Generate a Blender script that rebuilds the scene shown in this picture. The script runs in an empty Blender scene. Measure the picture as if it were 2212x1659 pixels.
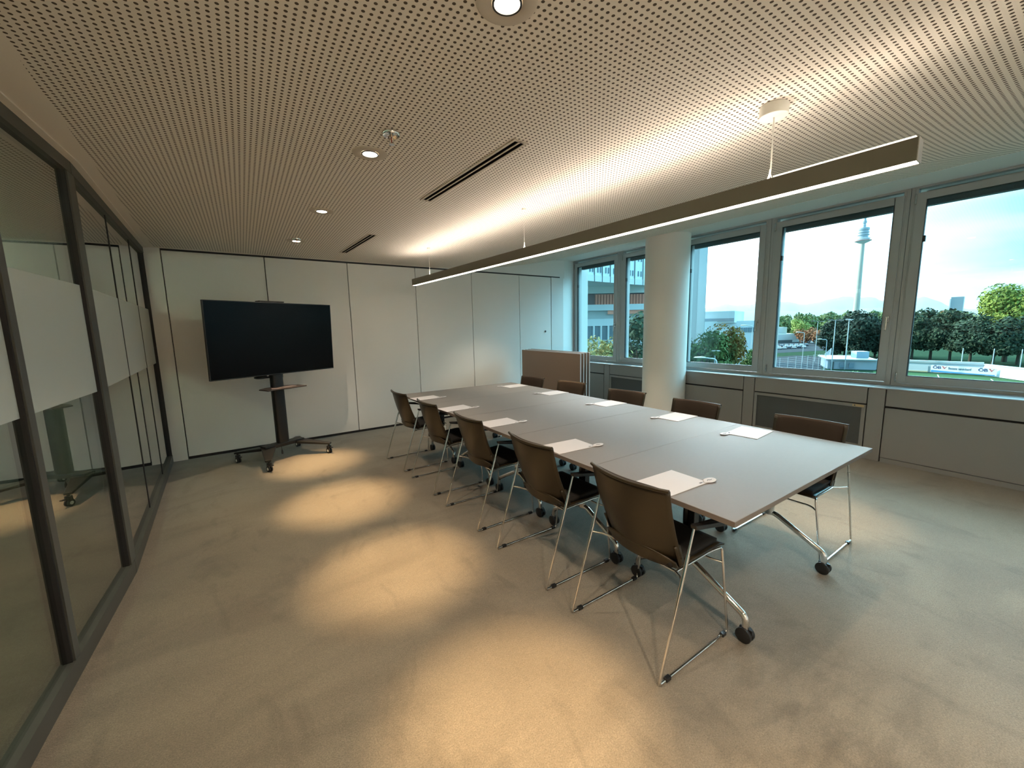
import bpy, bmesh, math, random
from mathutils import Vector, Matrix
PI = math.pi
SC = bpy.context.scene
COL = SC.collection
# ------------------------------------------------------------------ camera
F, CX, CY, CH = 866.49, -1.5432, -0.7583, 1.5177
yaw, pitch, roll = math.radians(33.5695), math.radians(8.0255), math.radians(-1.2003)
fw = Vector((math.sin(yaw)*math.cos(pitch), math.cos(yaw)*math.cos(pitch), -math.sin(pitch)))
rt = Vector((math.cos(yaw), -math.sin(yaw), 0)); up = rt.cross(fw)
r2 = rt*math.cos(roll) + up*math.sin(roll); u2 = up*math.cos(roll) - rt*math.sin(roll)
cam = bpy.data.cameras.new('camera'); camo = bpy.data.objects.new('camera', cam); COL.objects.link(camo)
camo.matrix_world = Matrix(((r2.x, u2.x, -fw.x, CX), (r2.y, u2.y, -fw.y, CY), (r2.z, u2.z, -fw.z, CH), (0, 0, 0, 1)))
cam.sensor_fit = 'HORIZONTAL'; cam.sensor_width = 36.0; cam.lens = F*36/2212
cam.clip_start = 0.02; cam.clip_end = 30000
SC.camera = camo
# ------------------------------------------------------------------ view
SC.view_settings.view_transform = 'Standard'; SC.view_settings.look = 'None'
SC.view_settings.gamma = 1; SC.view_settings.use_curve_mapping = False
SC.view_settings.exposure = 2.02
SC.cycles.use_denoising = True
SC.cycles.max_bounces = 10; SC.cycles.diffuse_bounces = 5; SC.cycles.glossy_bounces = 5
SC.cycles.transparent_max_bounces = 24; SC.cycles.sample_clamp_indirect = 6.0
SC.cycles.caustics_reflective = False; SC.cycles.caustics_refractive = False
# ------------------------------------------------------------------ world
SKY_LOW, SKY_HIGH = 1.6, 15.5
SUN_AZ, SUN_EL = math.radians(-18), math.radians(24)
W = bpy.data.worlds.new('sky'); SC.world = W; W.use_nodes = True
nt = W.node_tree; nt.nodes.clear(); N = nt.nodes.new; L = nt.links.new
wo = N('ShaderNodeOutputWorld'); bg = N('ShaderNodeBackground'); tc = N('ShaderNodeTexCoord')
dp = N('ShaderNodeVectorMath'); dp.operation = 'DOT_PRODUCT'
dp.inputs[1].default_value = (math.sin(math.radians(48)), math.cos(math.radians(48)), 0.1)
cr = N('ShaderNodeValToRGB'); cr.color_ramp.elements[0].position = 0.70; cr.color_ramp.elements[0].color = (0.055, 0.13, 0.16, 1)
cr.color_ramp.elements[1].position = 0.965; cr.color_ramp.elements[1].color = (0.95, 1.0, 1.06, 1)
e = cr.color_ramp.elements.new(0.80); e.color = (0.070, 0.160, 0.180, 1)
e = cr.color_ramp.elements.new(0.90); e.color = (0.26, 0.37, 0.39, 1)
mp = N('ShaderNodeMapping'); mp.inputs['Scale'].default_value = (2.0, 2.0, 9.0); mp.inputs['Rotation'].default_value = (0.25, 0.1, 0)
nz = N('ShaderNodeTexNoise'); nz.inputs['Scale'].default_value = 1.6; nz.inputs['Detail'].default_value = 5
cr2 = N('ShaderNodeValToRGB'); cr2.color_ramp.elements[0].position = 0.52; cr2.color_ramp.elements[1].position = 0.78
cr2.color_ramp.elements[0].color = (0, 0, 0, 1); cr2.color_ramp.elements[1].color = (0.55, 0.55, 0.55, 1)
mx = N('ShaderNodeMix'); mx.data_type = 'RGBA'; mx.inputs['B'].default_value = (.30, .36, .38, 1)
L(tc.outputs['Generated'], dp.inputs[0]); L(dp.outputs['Value'], cr.inputs[0])
L(tc.outputs['Generated'], mp.inputs[0]); L(mp.outputs[0], nz.inputs[0]); L(nz.outputs[0], cr2.inputs[0])
L(cr2.outputs[0], mx.inputs['Factor']); L(cr.outputs[0], mx.inputs['A']); L(mx.outputs['Result'], bg.inputs[0])
# brightest in a band above the hazy horizon on the glow side, dimmer overhead and behind the building
sx = N('ShaderNodeSeparateXYZ'); L(tc.outputs['Generated'], sx.inputs[0])
def rng(src, a, b, c, d):
    m = N('ShaderNodeMapRange'); m.interpolation_type = 'SMOOTHSTEP'; m.clamp = True
    for i, v in enumerate((a, b, c, d)): m.inputs[i+1].default_value = v
    L(src, m.inputs[0]); return m.outputs[0]
def mth(op, a, b):
    m = N('ShaderNodeMath'); m.operation = op; L(a, m.inputs[0]); L(b, m.inputs[1]); return m.outputs[0]
dside = N('ShaderNodeVectorMath'); dside.operation = 'DOT_PRODUCT'; dside.inputs[1].default_value = (math.sin(math.radians(75)), math.cos(math.radians(75)), 0)
L(tc.outputs['Generated'], dside.inputs[0])
band = mth('MULTIPLY', rng(sx.outputs[2], .17, .36, SKY_LOW, SKY_HIGH), rng(sx.outputs[2], .55, .85, 1.0, .12))
mask = rng(dside.outputs['Value'], -.15, .35, 0, 1)
dim = N('ShaderNodeMath'); dim.operation = 'MULTIPLY_ADD'; dim.inputs[1].default_value = -2.3; dim.inputs[2].default_value = 2.3; L(mask, dim.inputs[0])
L(mth('ADD', mth('MULTIPLY', band, mask), dim.outputs[0]), bg.inputs[1])
L(bg.outputs[0], wo.inputs[0])
# ------------------------------------------------------------------ sun
sl = bpy.data.lights.new('sun', 'SUN'); sl.energy = 1.9; sl.angle = math.radians(1.0); sl.color = (1, 0.93, 0.78)
so = bpy.data.objects.new('sun', sl); COL.objects.link(so)
sd = Vector((math.sin(SUN_AZ)*math.cos(SUN_EL), math.cos(SUN_AZ)*math.cos(SUN_EL), math.sin(SUN_EL)))
so.rotation_euler = sd.to_track_quat('Z', 'Y').to_euler(); so.location = (0, 0, 40)
# portals at the window openings (they only guide daylight sampling)
for (ya, yb) in ((-2.3, 3.05), (3.2, 5.7)):
    pl = bpy.data.lights.new('daylight_portal', 'AREA'); pl.shape = 'RECTANGLE'; pl.size = 1.9; pl.size_y = yb - ya
    pl.cycles.is_portal = True
    po = bpy.data.objects.new('daylight_portal', pl); COL.objects.link(po)
    po.location = (4.46, (ya+yb)/2, 1.8); po.rotation_euler = (0, math.radians(90), 0)

# ================================================================== helpers
class MB:
    def __init__(s): s.v = []; s.f = []
    def add(s, vs, fs):
        o = len(s.v); s.v += [tuple(v) for v in vs]; s.f += [tuple(i+o for i in f) for f in fs]; return s
    def box(s, x0, x1, y0, y1, z0, z1):
        return s.add([(x0,y0,z0),(x1,y0,z0),(x1,y1,z0),(x0,y1,z0),(x0,y0,z1),(x1,y0,z1),(x1,y1,z1),(x0,y1,z1)],
                     [(0,3,2,1),(4,5,6,7),(0,1,5,4),(1,2,6,5),(2,3,7,6),(3,0,4,7)])
    def obox(s, c, ax, ay, az):
        c, ax, ay, az = Vector(c), Vector(ax), Vector(ay), Vector(az)
        return s.add([c-ax-ay-az, c+ax-ay-az, c+ax+ay-az, c-ax+ay-az, c-ax-ay+az, c+ax-ay+az, c+ax+ay+az, c-ax+ay+az],
                     [(0,3,2,1),(4,5,6,7),(0,1,5,4),(1,2,6,5),(2,3,7,6),(3,0,4,7)])
    def prism(s, pts, z0, z1):
        n = len(pts)
        return s.add([(p[0],p[1],z0) for p in pts]+[(p[0],p[1],z1) for p in pts],
                     [tuple(range(n-1,-1,-1)), tuple(range(n,2*n))]+[(i,(i+1)%n,n+(i+1)%n,n+i) for i in range(n)])
    def tube(s, pts, r, n=10, caps=True):
        pts = [Vector(p) for p in pts]; rs = r if isinstance(r, (list, tuple)) else [r]*len(pts)
        T = []
        for i in range(len(pts)):
            a = pts[i]-pts[i-1] if i else pts[1]-pts[0]
            b = pts[i+1]-pts[i] if i < len(pts)-1 else a
            t = a.normalized()+b.normalized(); T.append(t.normalized() if t.length > 1e-6 else a.normalized())
        u = T[0].orthogonal().normalized(); vs = []
        for i, p in enumerate(pts):
            u = (u - T[i]*u.dot(T[i])).normalized(); w = T[i].cross(u)
            vs += [p + (u*math.cos(2*PI*k/n)+w*math.sin(2*PI*k/n))*rs[i] for k in range(n)]
        fs = [(i*n+k, i*n+(k+1)%n, (i+1)*n+(k+1)%n, (i+1)*n+k) for i in range(len(pts)-1) for k in range(n)]
        if caps: fs += [tuple(range(n-1,-1,-1)), tuple(range((len(pts)-1)*n, len(pts)*n))]
        return s.add(vs, fs)
    def cyl(s, p0, p1, r0, r1=None, n=20): return s.tube([p0, p1], [r0, r0 if r1 is None else r1], n)
    def lathe(s, prof, c=(0,0,0), n=28, close=False):
        c = Vector(c); m = len(prof); vs = []
        for k in range(n):
            a = 2*PI*k/n
            vs += [c+Vector((r*math.cos(a), r*math.sin(a), z)) for r, z in prof]
        fs = []
        mm = m if close else m-1
        for k in range(n):
            for i in range(mm):
                j = (i+1) % m; fs.append((k*m+i, ((k+1)%n)*m+i, ((k+1)%n)*m+j, k*m+j))
        if not close:
            if prof[0][0] > 1e-6: fs.append(tuple(k*m for k in range(n-1,-1,-1)))
            if prof[-1][0] > 1e-6: fs.append(tuple(k*m+m-1 for k in range(n)))
        return s.add(vs, fs)
    def grid(s, fn, nu, nv):
        vs = [fn(i/nu, j/nv) for j in range(nv+1) for i in range(nu+1)]
        return s.add(vs, [(j*(nu+1)+i, j*(nu+1)+i+1, (j+1)*(nu+1)+i+1, (j+1)*(nu+1)+i) for j in range(nv) for i in range(nu)])
    def build(s, name, m, parent=None, smooth=0, bevel=0, solid=0, loc=None, segs=2, recalc=True):
        me = bpy.data.meshes.new(name); bm = bmesh.new()
        vv = [bm.verts.new(v) for v in s.v]
        for f in s.f:
            if len(set(f)) > 2:
                try: bm.faces.new([vv[i] for i in f])
                except ValueError: pass
        if recalc:
            bmesh.ops.remove_doubles(bm, verts=bm.verts, dist=1e-6)
            bmesh.ops.recalc_face_normals(bm, faces=bm.faces)
        bm.to_mesh(me); bm.free()
        if smooth:
            me.polygons.foreach_set('use_smooth', [True]*len(me.polygons)); me.set_sharp_from_angle(angle=math.radians(smooth))
        o = bpy.data.objects.new(name, me); COL.objects.link(o)
        if m: me.materials.append(m)
        if parent: o.parent = parent
        if loc: o.location = loc
        if solid: md = o.modifiers.new('solid', 'SOLIDIFY'); md.thickness = solid; md.offset = 0
        if bevel: md = o.modifiers.new('bevel', 'BEVEL'); md.width = bevel; md.segments = segs; md.limit_method = 'ANGLE'; md.angle_limit = math.radians(40)
        return o

def fillet(pts, r, seg=5):
    pts = [Vector(p) for p in pts]; out = [pts[0]]
    rr = r if isinstance(r, (list, tuple)) else [r]*(len(pts)-2)
    for i in range(1, len(pts)-1):
        p = pts[i]; a = (pts[i-1]-p); b = (pts[i+1]-p); d = min(rr[i-1], a.length*.49, b.length*.49)
        A = p+a.normalized()*d; B = p+b.normalized()*d
        for k in range(seg+1):
            t = k/seg; out.append(A*(1-t)**2+p*2*t*(1-t)+B*t*t)
    out.append(pts[-1]); return out

def tag(o, label=None, cat=None, group=None, kind=None):
    if label: o['label'] = label
    if cat: o['category'] = cat
    if group: o['group'] = group
    if kind: o['kind'] = kind
    return o
def thing(name, label, cat, loc=(0,0,0), rz=0, group=None, kind=None):
    o = bpy.data.objects.new(name, None); COL.objects.link(o); o.location = loc; o.rotation_euler = (0, 0, rz)
    o.empty_display_size = 0.1
    return tag(o, label, cat, group, kind)
def dup(root, loc, rz=0, label=None, group=None, scale=None):
    r = root.copy(); COL.objects.link(r); r.location = loc; r.rotation_euler = (0, 0, rz)
    if label: r['label'] = label
    if group: r['group'] = group
    if scale: r.scale = scale if hasattr(scale, '__len__') else (scale,)*3
    for ch in list(KIDS.get(root.name, [])):
        c = ch.copy(); COL.objects.link(c); c.parent = r; KIDS.setdefault(r.name, []).append(c)
        for g in list(KIDS.get(ch.name, [])):
            d = g.copy(); COL.objects.link(d); d.parent = c; KIDS.setdefault(c.name, []).append(d)
    return r
KIDS = {}
def kids():      # refresh the parent -> children table (once per finished prototype)
    KIDS.clear()
    for o in COL.objects:
        if o.parent: KIDS.setdefault(o.parent.name, []).append(o)

def srgb(r, g, b):
    f = lambda c: (c/255)/12.92 if c/255 <= .04045 else (((c/255)+.055)/1.055)**2.4
    return (f(r), f(g), f(b), 1)
MATS = {}
def mat(name, col, rough=.5, metal=0, spec=.5, noise=None, bump=None, coat=0, trans=0):
    m = bpy.data.materials.new(name); m.use_nodes = True; MATS[name] = m
    t = m.node_tree; b = t.nodes['Principled BSDF']
    c = col if len(col) == 4 else (*col, 1)
    b.inputs['Base Color'].default_value = c; b.inputs['Roughness'].default_value = rough; b.inputs['Metallic'].default_value = metal
    b.inputs['Specular IOR Level'].default_value = spec; b.inputs['Coat Weight'].default_value = coat
    b.inputs['Transmission Weight'].default_value = trans
    if noise or bump:
        tcn = t.nodes.new('ShaderNodeTexCoord')
    if noise:      # (scale, darker factor, detail)
        n = t.nodes.new('ShaderNodeTexNoise'); n.inputs['Scale'].default_value = noise[0]; n.inputs['Detail'].default_value = noise[2]
        x = t.nodes.new('ShaderNodeMix'); x.data_type = 'RGBA'; x.inputs['A'].default_value = tuple(v*noise[1] for v in c[:3])+(1,); x.inputs['B'].default_value = c
        t.links.new(tcn.outputs['Object'], n.inputs['Vector']); t.links.new(n.outputs[0], x.inputs['Factor']); t.links.new(x.outputs['Result'], b.inputs['Base Color'])
    if bump:       # (scale, strength, distance)
        n = t.nodes.new('ShaderNodeTexNoise'); n.inputs['Scale'].default_value = bump[0]; n.inputs['Detail'].default_value = 3
        q = t.nodes.new('ShaderNodeBump'); q.inputs['Strength'].default_value = bump[1]; q.inputs['Distance'].default_value = bump[2]
        t.links.new(tcn.outputs['Object'], n.inputs['Vector']); t.links.new(n.outputs[0], q.inputs['Height']); t.links.new(q.outputs[0], b.inputs['Normal'])
    return m
def emis(name, col, s):
    m = bpy.data.materials.new(name); m.use_nodes = True; t = m.node_tree; t.nodes.clear()
    e = t.nodes.new('ShaderNodeEmission'); o = t.nodes.new('ShaderNodeOutputMaterial'); e.inputs[0].default_value = (*col[:3], 1); e.inputs[1].default_value = s
    t.links.new(e.outputs[0], o.inputs[0]); return m
def glassmat(name, tint, ior=1.45, refl=1.0, rough=0.0):
    m = bpy.data.materials.new(name); m.use_nodes = True; t = m.node_tree; t.nodes.clear()
    tr = t.nodes.new('ShaderNodeBsdfTransparent'); gl = t.nodes.new('ShaderNodeBsdfGlossy'); mi = t.nodes.new('ShaderNodeMixShader')
    fr = t.nodes.new('ShaderNodeFresnel'); mu = t.nodes.new('ShaderNodeMath'); mu.operation = 'MULTIPLY'; o = t.nodes.new('ShaderNodeOutputMaterial')
    ge = t.nodes.new('ShaderNodeNewGeometry'); ab = t.nodes.new('ShaderNodeMapRange')      # same index on both faces of the thin pane
    ab.inputs[3].default_value = ior; ab.inputs[4].default_value = 1/ior
    t.links.new(ge.outputs['Backfacing'], ab.inputs[0]); t.links.new(ab.outputs[0], fr.inputs['IOR'])
    refl *= .55; mu.inputs[1].default_value = refl; mu.use_clamp = True
    tr.inputs[0].default_value = (*tint, 1); gl.inputs['Roughness'].default_value = rough
    t.links.new(fr.outputs[0], mu.inputs[0]); t.links.new(mu.outputs[0], mi.inputs[0]); t.links.new(tr.outputs[0], mi.inputs[1]); t.links.new(gl.outputs[0], mi.inputs[2])
    t.links.new(mi.outputs[0], o.inputs[0]); return m

# ---------------------------------------------------------------- materials
WHITE_PANEL = mat('panel_laminate', (.82, .80, .76), .48)
WHITE_WALL = mat('wall_paint', (.76, .76, .74), .7)
DARK_GAP = mat('dark_gap', (.015, .012, .012), .6)
FRAME_DK = mat('partition_frame', (.085, .085, .075), .45, metal=.2)
ALU = mat('window_aluminium', (.42, .44, .44), .5)
ALU_CLAD = mat('grey_cladding', (.29, .285, .275), .5, metal=.05)
SILL = mat('sill_metal', (.42, .43, .44), .3, metal=.35)
GRILLE = mat('grille_mesh', (.085, .09, .09), .55)
CHROME = mat('chrome', (.78, .76, .74), .07, metal=1)
CAST = mat('cast_aluminium', (.55, .55, .54), .25, metal=1)
BLACK_PL = mat('black_plastic', (.012, .012, .013), .35)
RUBBER = mat('black_rubber', (.014, .014, .015), .5)
SHELL = mat('chair_shell', (.029, .020, .009), .34)
PAD = mat('chair_fabric', (.034, .021, .013), .85, bump=(900, .35, .001))
SEATPAD = mat('seat_fabric', (.010, .008, .007), .9, bump=(900, .35, .001))
TABLETOP = mat('table_laminate', (.185, .163, .150), .62, noise=(60, .94, 3))
TABLE_EDGE = mat('table_edge', (.165, .135, .115), .45)
PAPER = mat('paper', (.56, .525, .53), .65)
INK = mat('ink', (.06, .07, .10), .6)
INKBLUE = mat('ink_blue', (.18, .25, .33), .6)
TVBODY = mat('tv_body', (.014, .014, .015), .35)
STANDMET = mat('stand_metal', (.022, .021, .020), .42, metal=.3)
LAMPBODY = mat('lamp_body', (.16, .14, .105), .38, metal=.55)
LAMPWHITE = mat('lamp_white', (.72, .71, .66), .45)
LED = emis('led_down', (1, .88, .72), 4.6)
LEDUP = emis('led_up', (1, .86, .71), 7.0)
SPOT_E = emis('downlight_glow', (1, .82, .56), 9.0)
WIN_GLASS = glassmat('window_glass', (.86, .95, .975), 1.5, 1.3)
PART_GLASS = glassmat('partition_glass', (.66, .76, .70), 1.52, 5.0)
COLUMN_M = mat('column_plaster', (.88, .85, .80), .75)
BOARD_GREY = mat('strip_metal', (.62, .62, .62), .4)
STICKER = mat('sticker', (.55, .42, .24), .6)

def screen_mat():
    m = mat('tv_screen', (.003, .0032, .0035), .26, spec=.14); return m
SCREEN = screen_mat()

def frosted():
    m = bpy.data.materials.new('frosted_film'); m.use_nodes = True; t = m.node_tree; b = t.nodes['Principled BSDF']
    b.inputs['Base Color'].default_value = (.66, .70, .66, 1); b.inputs['Roughness'].default_value = .25
    tr = t.nodes.new('ShaderNodeBsdfTransparent'); tr.inputs[0].default_value = (.8, .85, .8, 1); mi = t.nodes.new('ShaderNodeMixShader'); mi.inputs[0].default_value = .85
    o = t.nodes['Material Output']; t.links.new(tr.outputs[0], mi.inputs[1]); t.links.new(b.outputs[0], mi.inputs[2]); t.links.new(mi.outputs[0], o.inputs[0])
    return m
FROST = frosted()

def ceiling_mat():
    m = bpy.data.materials.new('perforated_ceiling'); m.use_nodes = True; t = m.node_tree; b = t.nodes['Principled BSDF']; b.inputs['Roughness'].default_value = .8
    n = t.nodes.new; l = t.links.new
    def M(op, *a, **k):
        q = n('ShaderNodeMath'); q.operation = op
        for i, x in enumerate(a):
            if isinstance(x, (int, float)): q.inputs[i].default_value = x
            else: l(x, q.inputs[i])
        return q.outputs[0]
    tcn = n('ShaderNodeTexCoord'); sp = n('ShaderNodeSeparateXYZ'); l(tcn.outputs['Object'], sp.inputs[0])
    X, Y = sp.outputs[0], sp.outputs[1]
    p = .025
    fx = M('SUBTRACT', M('FRACT', M('DIVIDE', M('ADD', X, 10.0-.012+p/2), p)), .5)
    fy = M('SUBTRACT', M('FRACT', M('DIVIDE', M('ADD', Y, 10.0-.016+p/2), p)), .5)
    d = M('SQRT', M('ADD', M('MULTIPLY', fx, fx), M('MULTIPLY', fy, fy)))
    hole = M('LESS_THAN', d, .235)
    # plain borders: along the glass wall, the far wall and the window strip
    xl = M('ADD', X, M('MULTIPLY', Y, .045))
    ins = M('MULTIPLY', M('GREATER_THAN', xl, -2.04), M('LESS_THAN', X, 3.70))
    ins = M('MULTIPLY', ins, M('LESS_THAN', M('SUBTRACT', Y, M('MULTIPLY', X, .023)), 5.37))
    hole = M('MULTIPLY', hole, ins)
    mixn = n('ShaderNodeMix'); mixn.data_type = 'RGBA'; mixn.inputs['A'].default_value = (.86, .795, .715, 1); mixn.inputs['B'].default_value = (.085, .062, .042, 1)
    l(hole, mixn.inputs['Factor']); l(mixn.outputs['Result'], b.inputs['Base Color'])
    return m
CEIL = ceiling_mat()

def carpet_mat():
    m = bpy.data.materials.new('cut_pile_carpet'); m.use_nodes = True; t = m.node_tree; b = t.nodes['Principled BSDF']
    b.inputs['Roughness'].default_value = .95; b.inputs['Specular IOR Level'].default_value = .15
    b.inputs['Sheen Weight'].default_value = .25; b.inputs['Sheen Roughness'].default_value = .5
    n = t.nodes.new; l = t.links.new
    tcn = n('ShaderNodeTexCoord')
    def noise(scale, detail=3, rough=.5, sc=None, rot=None, dist=0):
        q = n('ShaderNodeTexNoise'); q.inputs['Scale'].default_value = scale; q.inputs['Detail'].default_value = detail
        q.inputs['Roughness'].default_value = rough; q.inputs['Distortion'].default_value = dist
        if sc:
            w = n('ShaderNodeMapping'); w.inputs['Scale'].default_value = sc; w.inputs['Rotation'].default_value = (0, 0, rot or 0)
            l(tcn.outputs['Object'], w.inputs[0]); l(w.outputs[0], q.inputs['Vector'])
        else: l(tcn.outputs['Object'], q.inputs['Vector'])
        return q.outputs[0]
    def ramp(x, p0, p1, a, c):
        q = n('ShaderNodeMapRange'); q.inputs[1].default_value = p0; q.inputs[2].default_value = p1; q.inputs[3].default_value = a; q.inputs[4].default_value = c; q.clamp = True
        l(x, q.inputs[0]); return q.outputs[0]
    def mul(a, c):
        q = n('ShaderNodeMath'); q.operation = 'MULTIPLY'; l(a, q.inputs[0])
        if isinstance(c, float): q.inputs[1].default_value = c
        else: l(c, q.inputs[1])
        return q.outputs[0]
    big = ramp(noise(.9, 3, .55, dist=.6), .38, .62, .86, 1.06)
    strokes = ramp(noise(.8, 3, .6, (1.0, 2.0, 1), .5, 1.2), .47, .60, 1.0, .86)
    strokes2 = ramp(noise(2.6, 3, .6, (1.8, .9, 1), -.35, 1.0), .55, .68, 1.0, .84)
    fine = ramp(noise(190, 3, .75), .30, .70, .66, 1.32)
    mid = ramp(noise(45, 4, .75), .3, .7, .90, 1.09)
    # the brushed patch in front of the near table end
    dd = n('ShaderNodeVectorMath'); dd.operation = 'DISTANCE'; dd.inputs[1].default_value = (.17, -.34, 0); l(tcn.outputs['Object'], dd.inputs[0])
    near = ramp(dd.outputs['Value'], .18, .62, 1.0, 0.0)
    scrub = ramp(noise(5.0, 3, .55, (1.0, 2.8, 1), -.62, .4), .42, .64, 0.0, .26)
    inv = n('ShaderNodeMath'); inv.operation = 'SUBTRACT'; inv.inputs[0].default_value = 1.0; l(mul(near, scrub), inv.inputs[1])
    v = mul(mul(mul(mul(mul(big, strokes), strokes2), fine), mid), inv.outputs[0])
    cm = n('ShaderNodeVectorMath'); cm.operation = 'SCALE'; cm.inputs[0].default_value = (.225, .193, .147); l(v, cm.inputs['Scale'])
    l(cm.outputs[0], b.inputs['Base Color'])
    bu = n('ShaderNodeBump'); bu.inputs['Strength'].default_value = .7; bu.inputs['Distance'].default_value = .005
    l(noise(170, 3, .7), bu.inputs['Height']); l(bu.outputs[0], b.inputs['Normal'])
    return m
CARPET = carpet_mat()

# ================================================================== the room
ZC = 2.495
def xl(y):   # glass partition line
    return -2.391 + (5.416-y)*(0.121/2.796) if y > 2.60 else -2.270 + .044*(y-2.60)
def yb(x): return 5.447 + .0232*x      # far wall line
XW = 4.33
def xs(y): return 4.03 + .02*y         # sill front line
YN = -2.7

MB().prism([(xl(YN)-2.1, YN-.1), (4.6, YN-.1), (4.6, 6.2), (-4.6, 6.2)], -.25, 0).build('floor', CARPET)
bpy.data.objects['floor']['kind'] = 'structure'
# ceiling : flat, then rising towards the windows
cp = [(-4.7, ZC), (1.05, ZC), (1.35, 2.503), (1.66, 2.521), (2.1, 2.557), (2.63, 2.618), (3.05, 2.690), (3.75, 2.822), (4.6, 2.868)]
b = MB(); ys_ = (YN-.1, 6.2)
vs = []
for y in ys_:
    vs += [(x, y, z) for x, z in cp] + [(4.6, y, 3.3), (-4.7, y, 3.3)]
n_ = len(cp)+2
b.add(vs, [(i, (i+1) % n_, n_+(i+1) % n_, n_+i) for i in range(n_)] + [tuple(range(n_-1, -1, -1)), tuple(range(n_, 2*n_))])
ce = b.build('ceiling', CEIL, smooth=12); ce['kind'] = 'structure'
st = MB().add([(3.72, YN, 2.812), (4.32, YN, 2.848), (4.32, 5.8, 2.848), (3.72, 5.8, 2.812), (3.72, YN, 2.822), (4.32, YN, 2.86), (4.32, 5.8, 2.86), (3.72, 5.8, 2.822)],
         [(0,3,2,1),(4,5,6,7),(0,1,5,4),(1,2,6,5),(2,3,7,6),(3,0,4,7)]).build('trim_1', WHITE_WALL); st['kind'] = 'structure'
# plaster border along the glass partition
b = MB()
for ya, ybb in ((YN, 2.6), (2.6, 5.45)):
    b.add([(xl(ya)-.1, ya, ZC-.006), (xl(ya)+.05, ya, ZC-.006), (xl(ybb)+.05, ybb, ZC-.006), (xl(ybb)-.1, ybb, ZC-.006),
           (xl(ya)-.1, ya, ZC+.01), (xl(ya)+.05, ya, ZC+.01), (xl(ybb)+.05, ybb, ZC+.01), (xl(ybb)-.1, ybb, ZC+.01)],
          [(0,3,2,1),(4,5,6,7),(0,1,5,4),(1,2,6,5),(2,3,7,6),(3,0,4,7)])
tb = b.build('trim_2', mat('ceiling_border', (.86, .795, .715), .8)); tb['kind'] = 'structure'

# far wall : movable partition panels
wb = thing('wall_back', None, None, kind='structure')
ct = math.atan(.0232); ex = Vector((math.cos(ct), math.sin(ct), 0)); ey = Vector((-math.sin(ct), math.cos(ct), 0))
B0 = Vector((0, 5.447, 0))
def bwbox(m, s0, s1, d0, d1, z0, z1):
    return m.obox(B0+ex*(s0+s1)/2+ey*(d0+d1)/2+Vector((0,0,(z0+z1)/2)), ex*(s1-s0)/2, ey*(d1-d0)/2, Vector((0,0,(z1-z0)/2)))
bwbox(MB(), -4.6, 3.90, .06, .45, -.2, 3.25).build('wall_core', DARK_GAP, wb)
seams = [-2.231, -1.220, -.209, .802, 1.813, 2.824, 3.598]
for i in range(6):
    p = bwbox(MB(), seams[i]+.005, seams[i+1]-.005, 0, .08, .035, 2.472).build('wall_panel', WHITE_PANEL, wb, bevel=.002)
    if i == 5:
        c = B0+ex*3.44+Vector((0,0,1.427))
        MB().tube([c+ey*.0, c-ey*.010], .022, 20).build('lock_rosette', CHROME, p)
        MB().tube([c-ey*.010, c-ey*.0125], .011, 14).build('keyhole', BLACK_PL, p)
bwbox(MB(), -4.6, -2.236, -.004, .08, 0, 2.51).build('end_post', WHITE_PANEL, wb)
bwbox(MB(), 3.61, 3.92, -.002, .08, 0, 2.478).build('end_post', WHITE_WALL, wb)
bwbox(MB(), -2.231, 3.83, -.003, .06, 2.474, 2.493).build('ceiling_track', DARK_GAP, wb)
bwbox(MB(), -2.231, 3.61, .01, .06, 0, .035).build('floor_gap', DARK_GAP, wb)
bwbox(MB(), -2.231, 3.95, -.002, .08, 2.493, 3.0).build('header', WHITE_WALL, wb)
bwbox(MB(), 3.83, 3.95, -.002, .08, 2.47, 2.5).build('header_end', WHITE_WALL, wb)
# splayed jamb from the far wall to the first window
p0 = B0+ex*3.915; 
MB().prism([(p0.x, p0.y), (XW+.02, 5.69), (4.75, 5.69), (4.75, 6.1), (p0.x, 6.1)], 0, 3.0).build('window_jamb', WHITE_WALL, wb)
# rear wall (behind the camera)
w = MB().box(-4.6, 4.6, YN-.3, YN, -.2, 3.25).build('wall_front', WHITE_WALL); w['kind'] = 'structure'

# ---- glass partition
gw = thing('wall_left', None, None, kind='structure')
def seg(m, ya, yb2, o0, o1, z0, z1):    # bar along the partition line, o = offset into the room
    a = Vector((xl(ya), ya, 0)); c = Vector((xl(yb2), yb2, 0)); t = (c-a).normalized(); nn = Vector((t.y, -t.x, 0))
    return m.obox((a+c)/2+nn*(o0+o1)/2+Vector((0,0,(z0+z1)/2)), (c-a)/2, nn*(o1-o0)/2, Vector((0,0,(z1-z0)/2)))
for ya, yb2 in ((YN, 2.6), (2.6001, 5.43)):
    seg(MB(), ya, yb2, -.06, .015, 0, .085).build('bottom_rail', FRAME_DK, gw)
    seg(MB(), ya, yb2, -.06, .015, 2.425, 2.492).build('top_rail', FRAME_DK, gw)
posts = [(5.368, .0121), (4.60, .007), (3.60, .008), (2.60, .055), (1.70, .025), (.75, .025), (-.2, .025), (-1.2, .025), (-2.2, .025)]
for y, hw in posts:
    seg(MB(), y-hw, y+hw, -.05 if hw > .01 else -.024, .012 if hw > .01 else -.008, .08, 2.43).build('mullion', FRAME_DK if hw > .0122 else DARK_GAP, gw)
    if hw in (.025, .055): seg(MB(), y-hw-.008, y-hw, -.035, .004, .08, 2.43).build('gasket', DARK_GAP, gw)
for i in range(len(posts)-1):
    a, c = posts[i+1][0]+posts[i+1][1], posts[i][0]-posts[i][1]
    g = seg(MB(), a, c, -.022, -.012, .08, 2.43).build('glass_pane', PART_GLASS, gw)
    seg(MB(), a, c, -.0118, -.0108, 1.195, 1.806).build('frosted_band', FROST, g)
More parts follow.
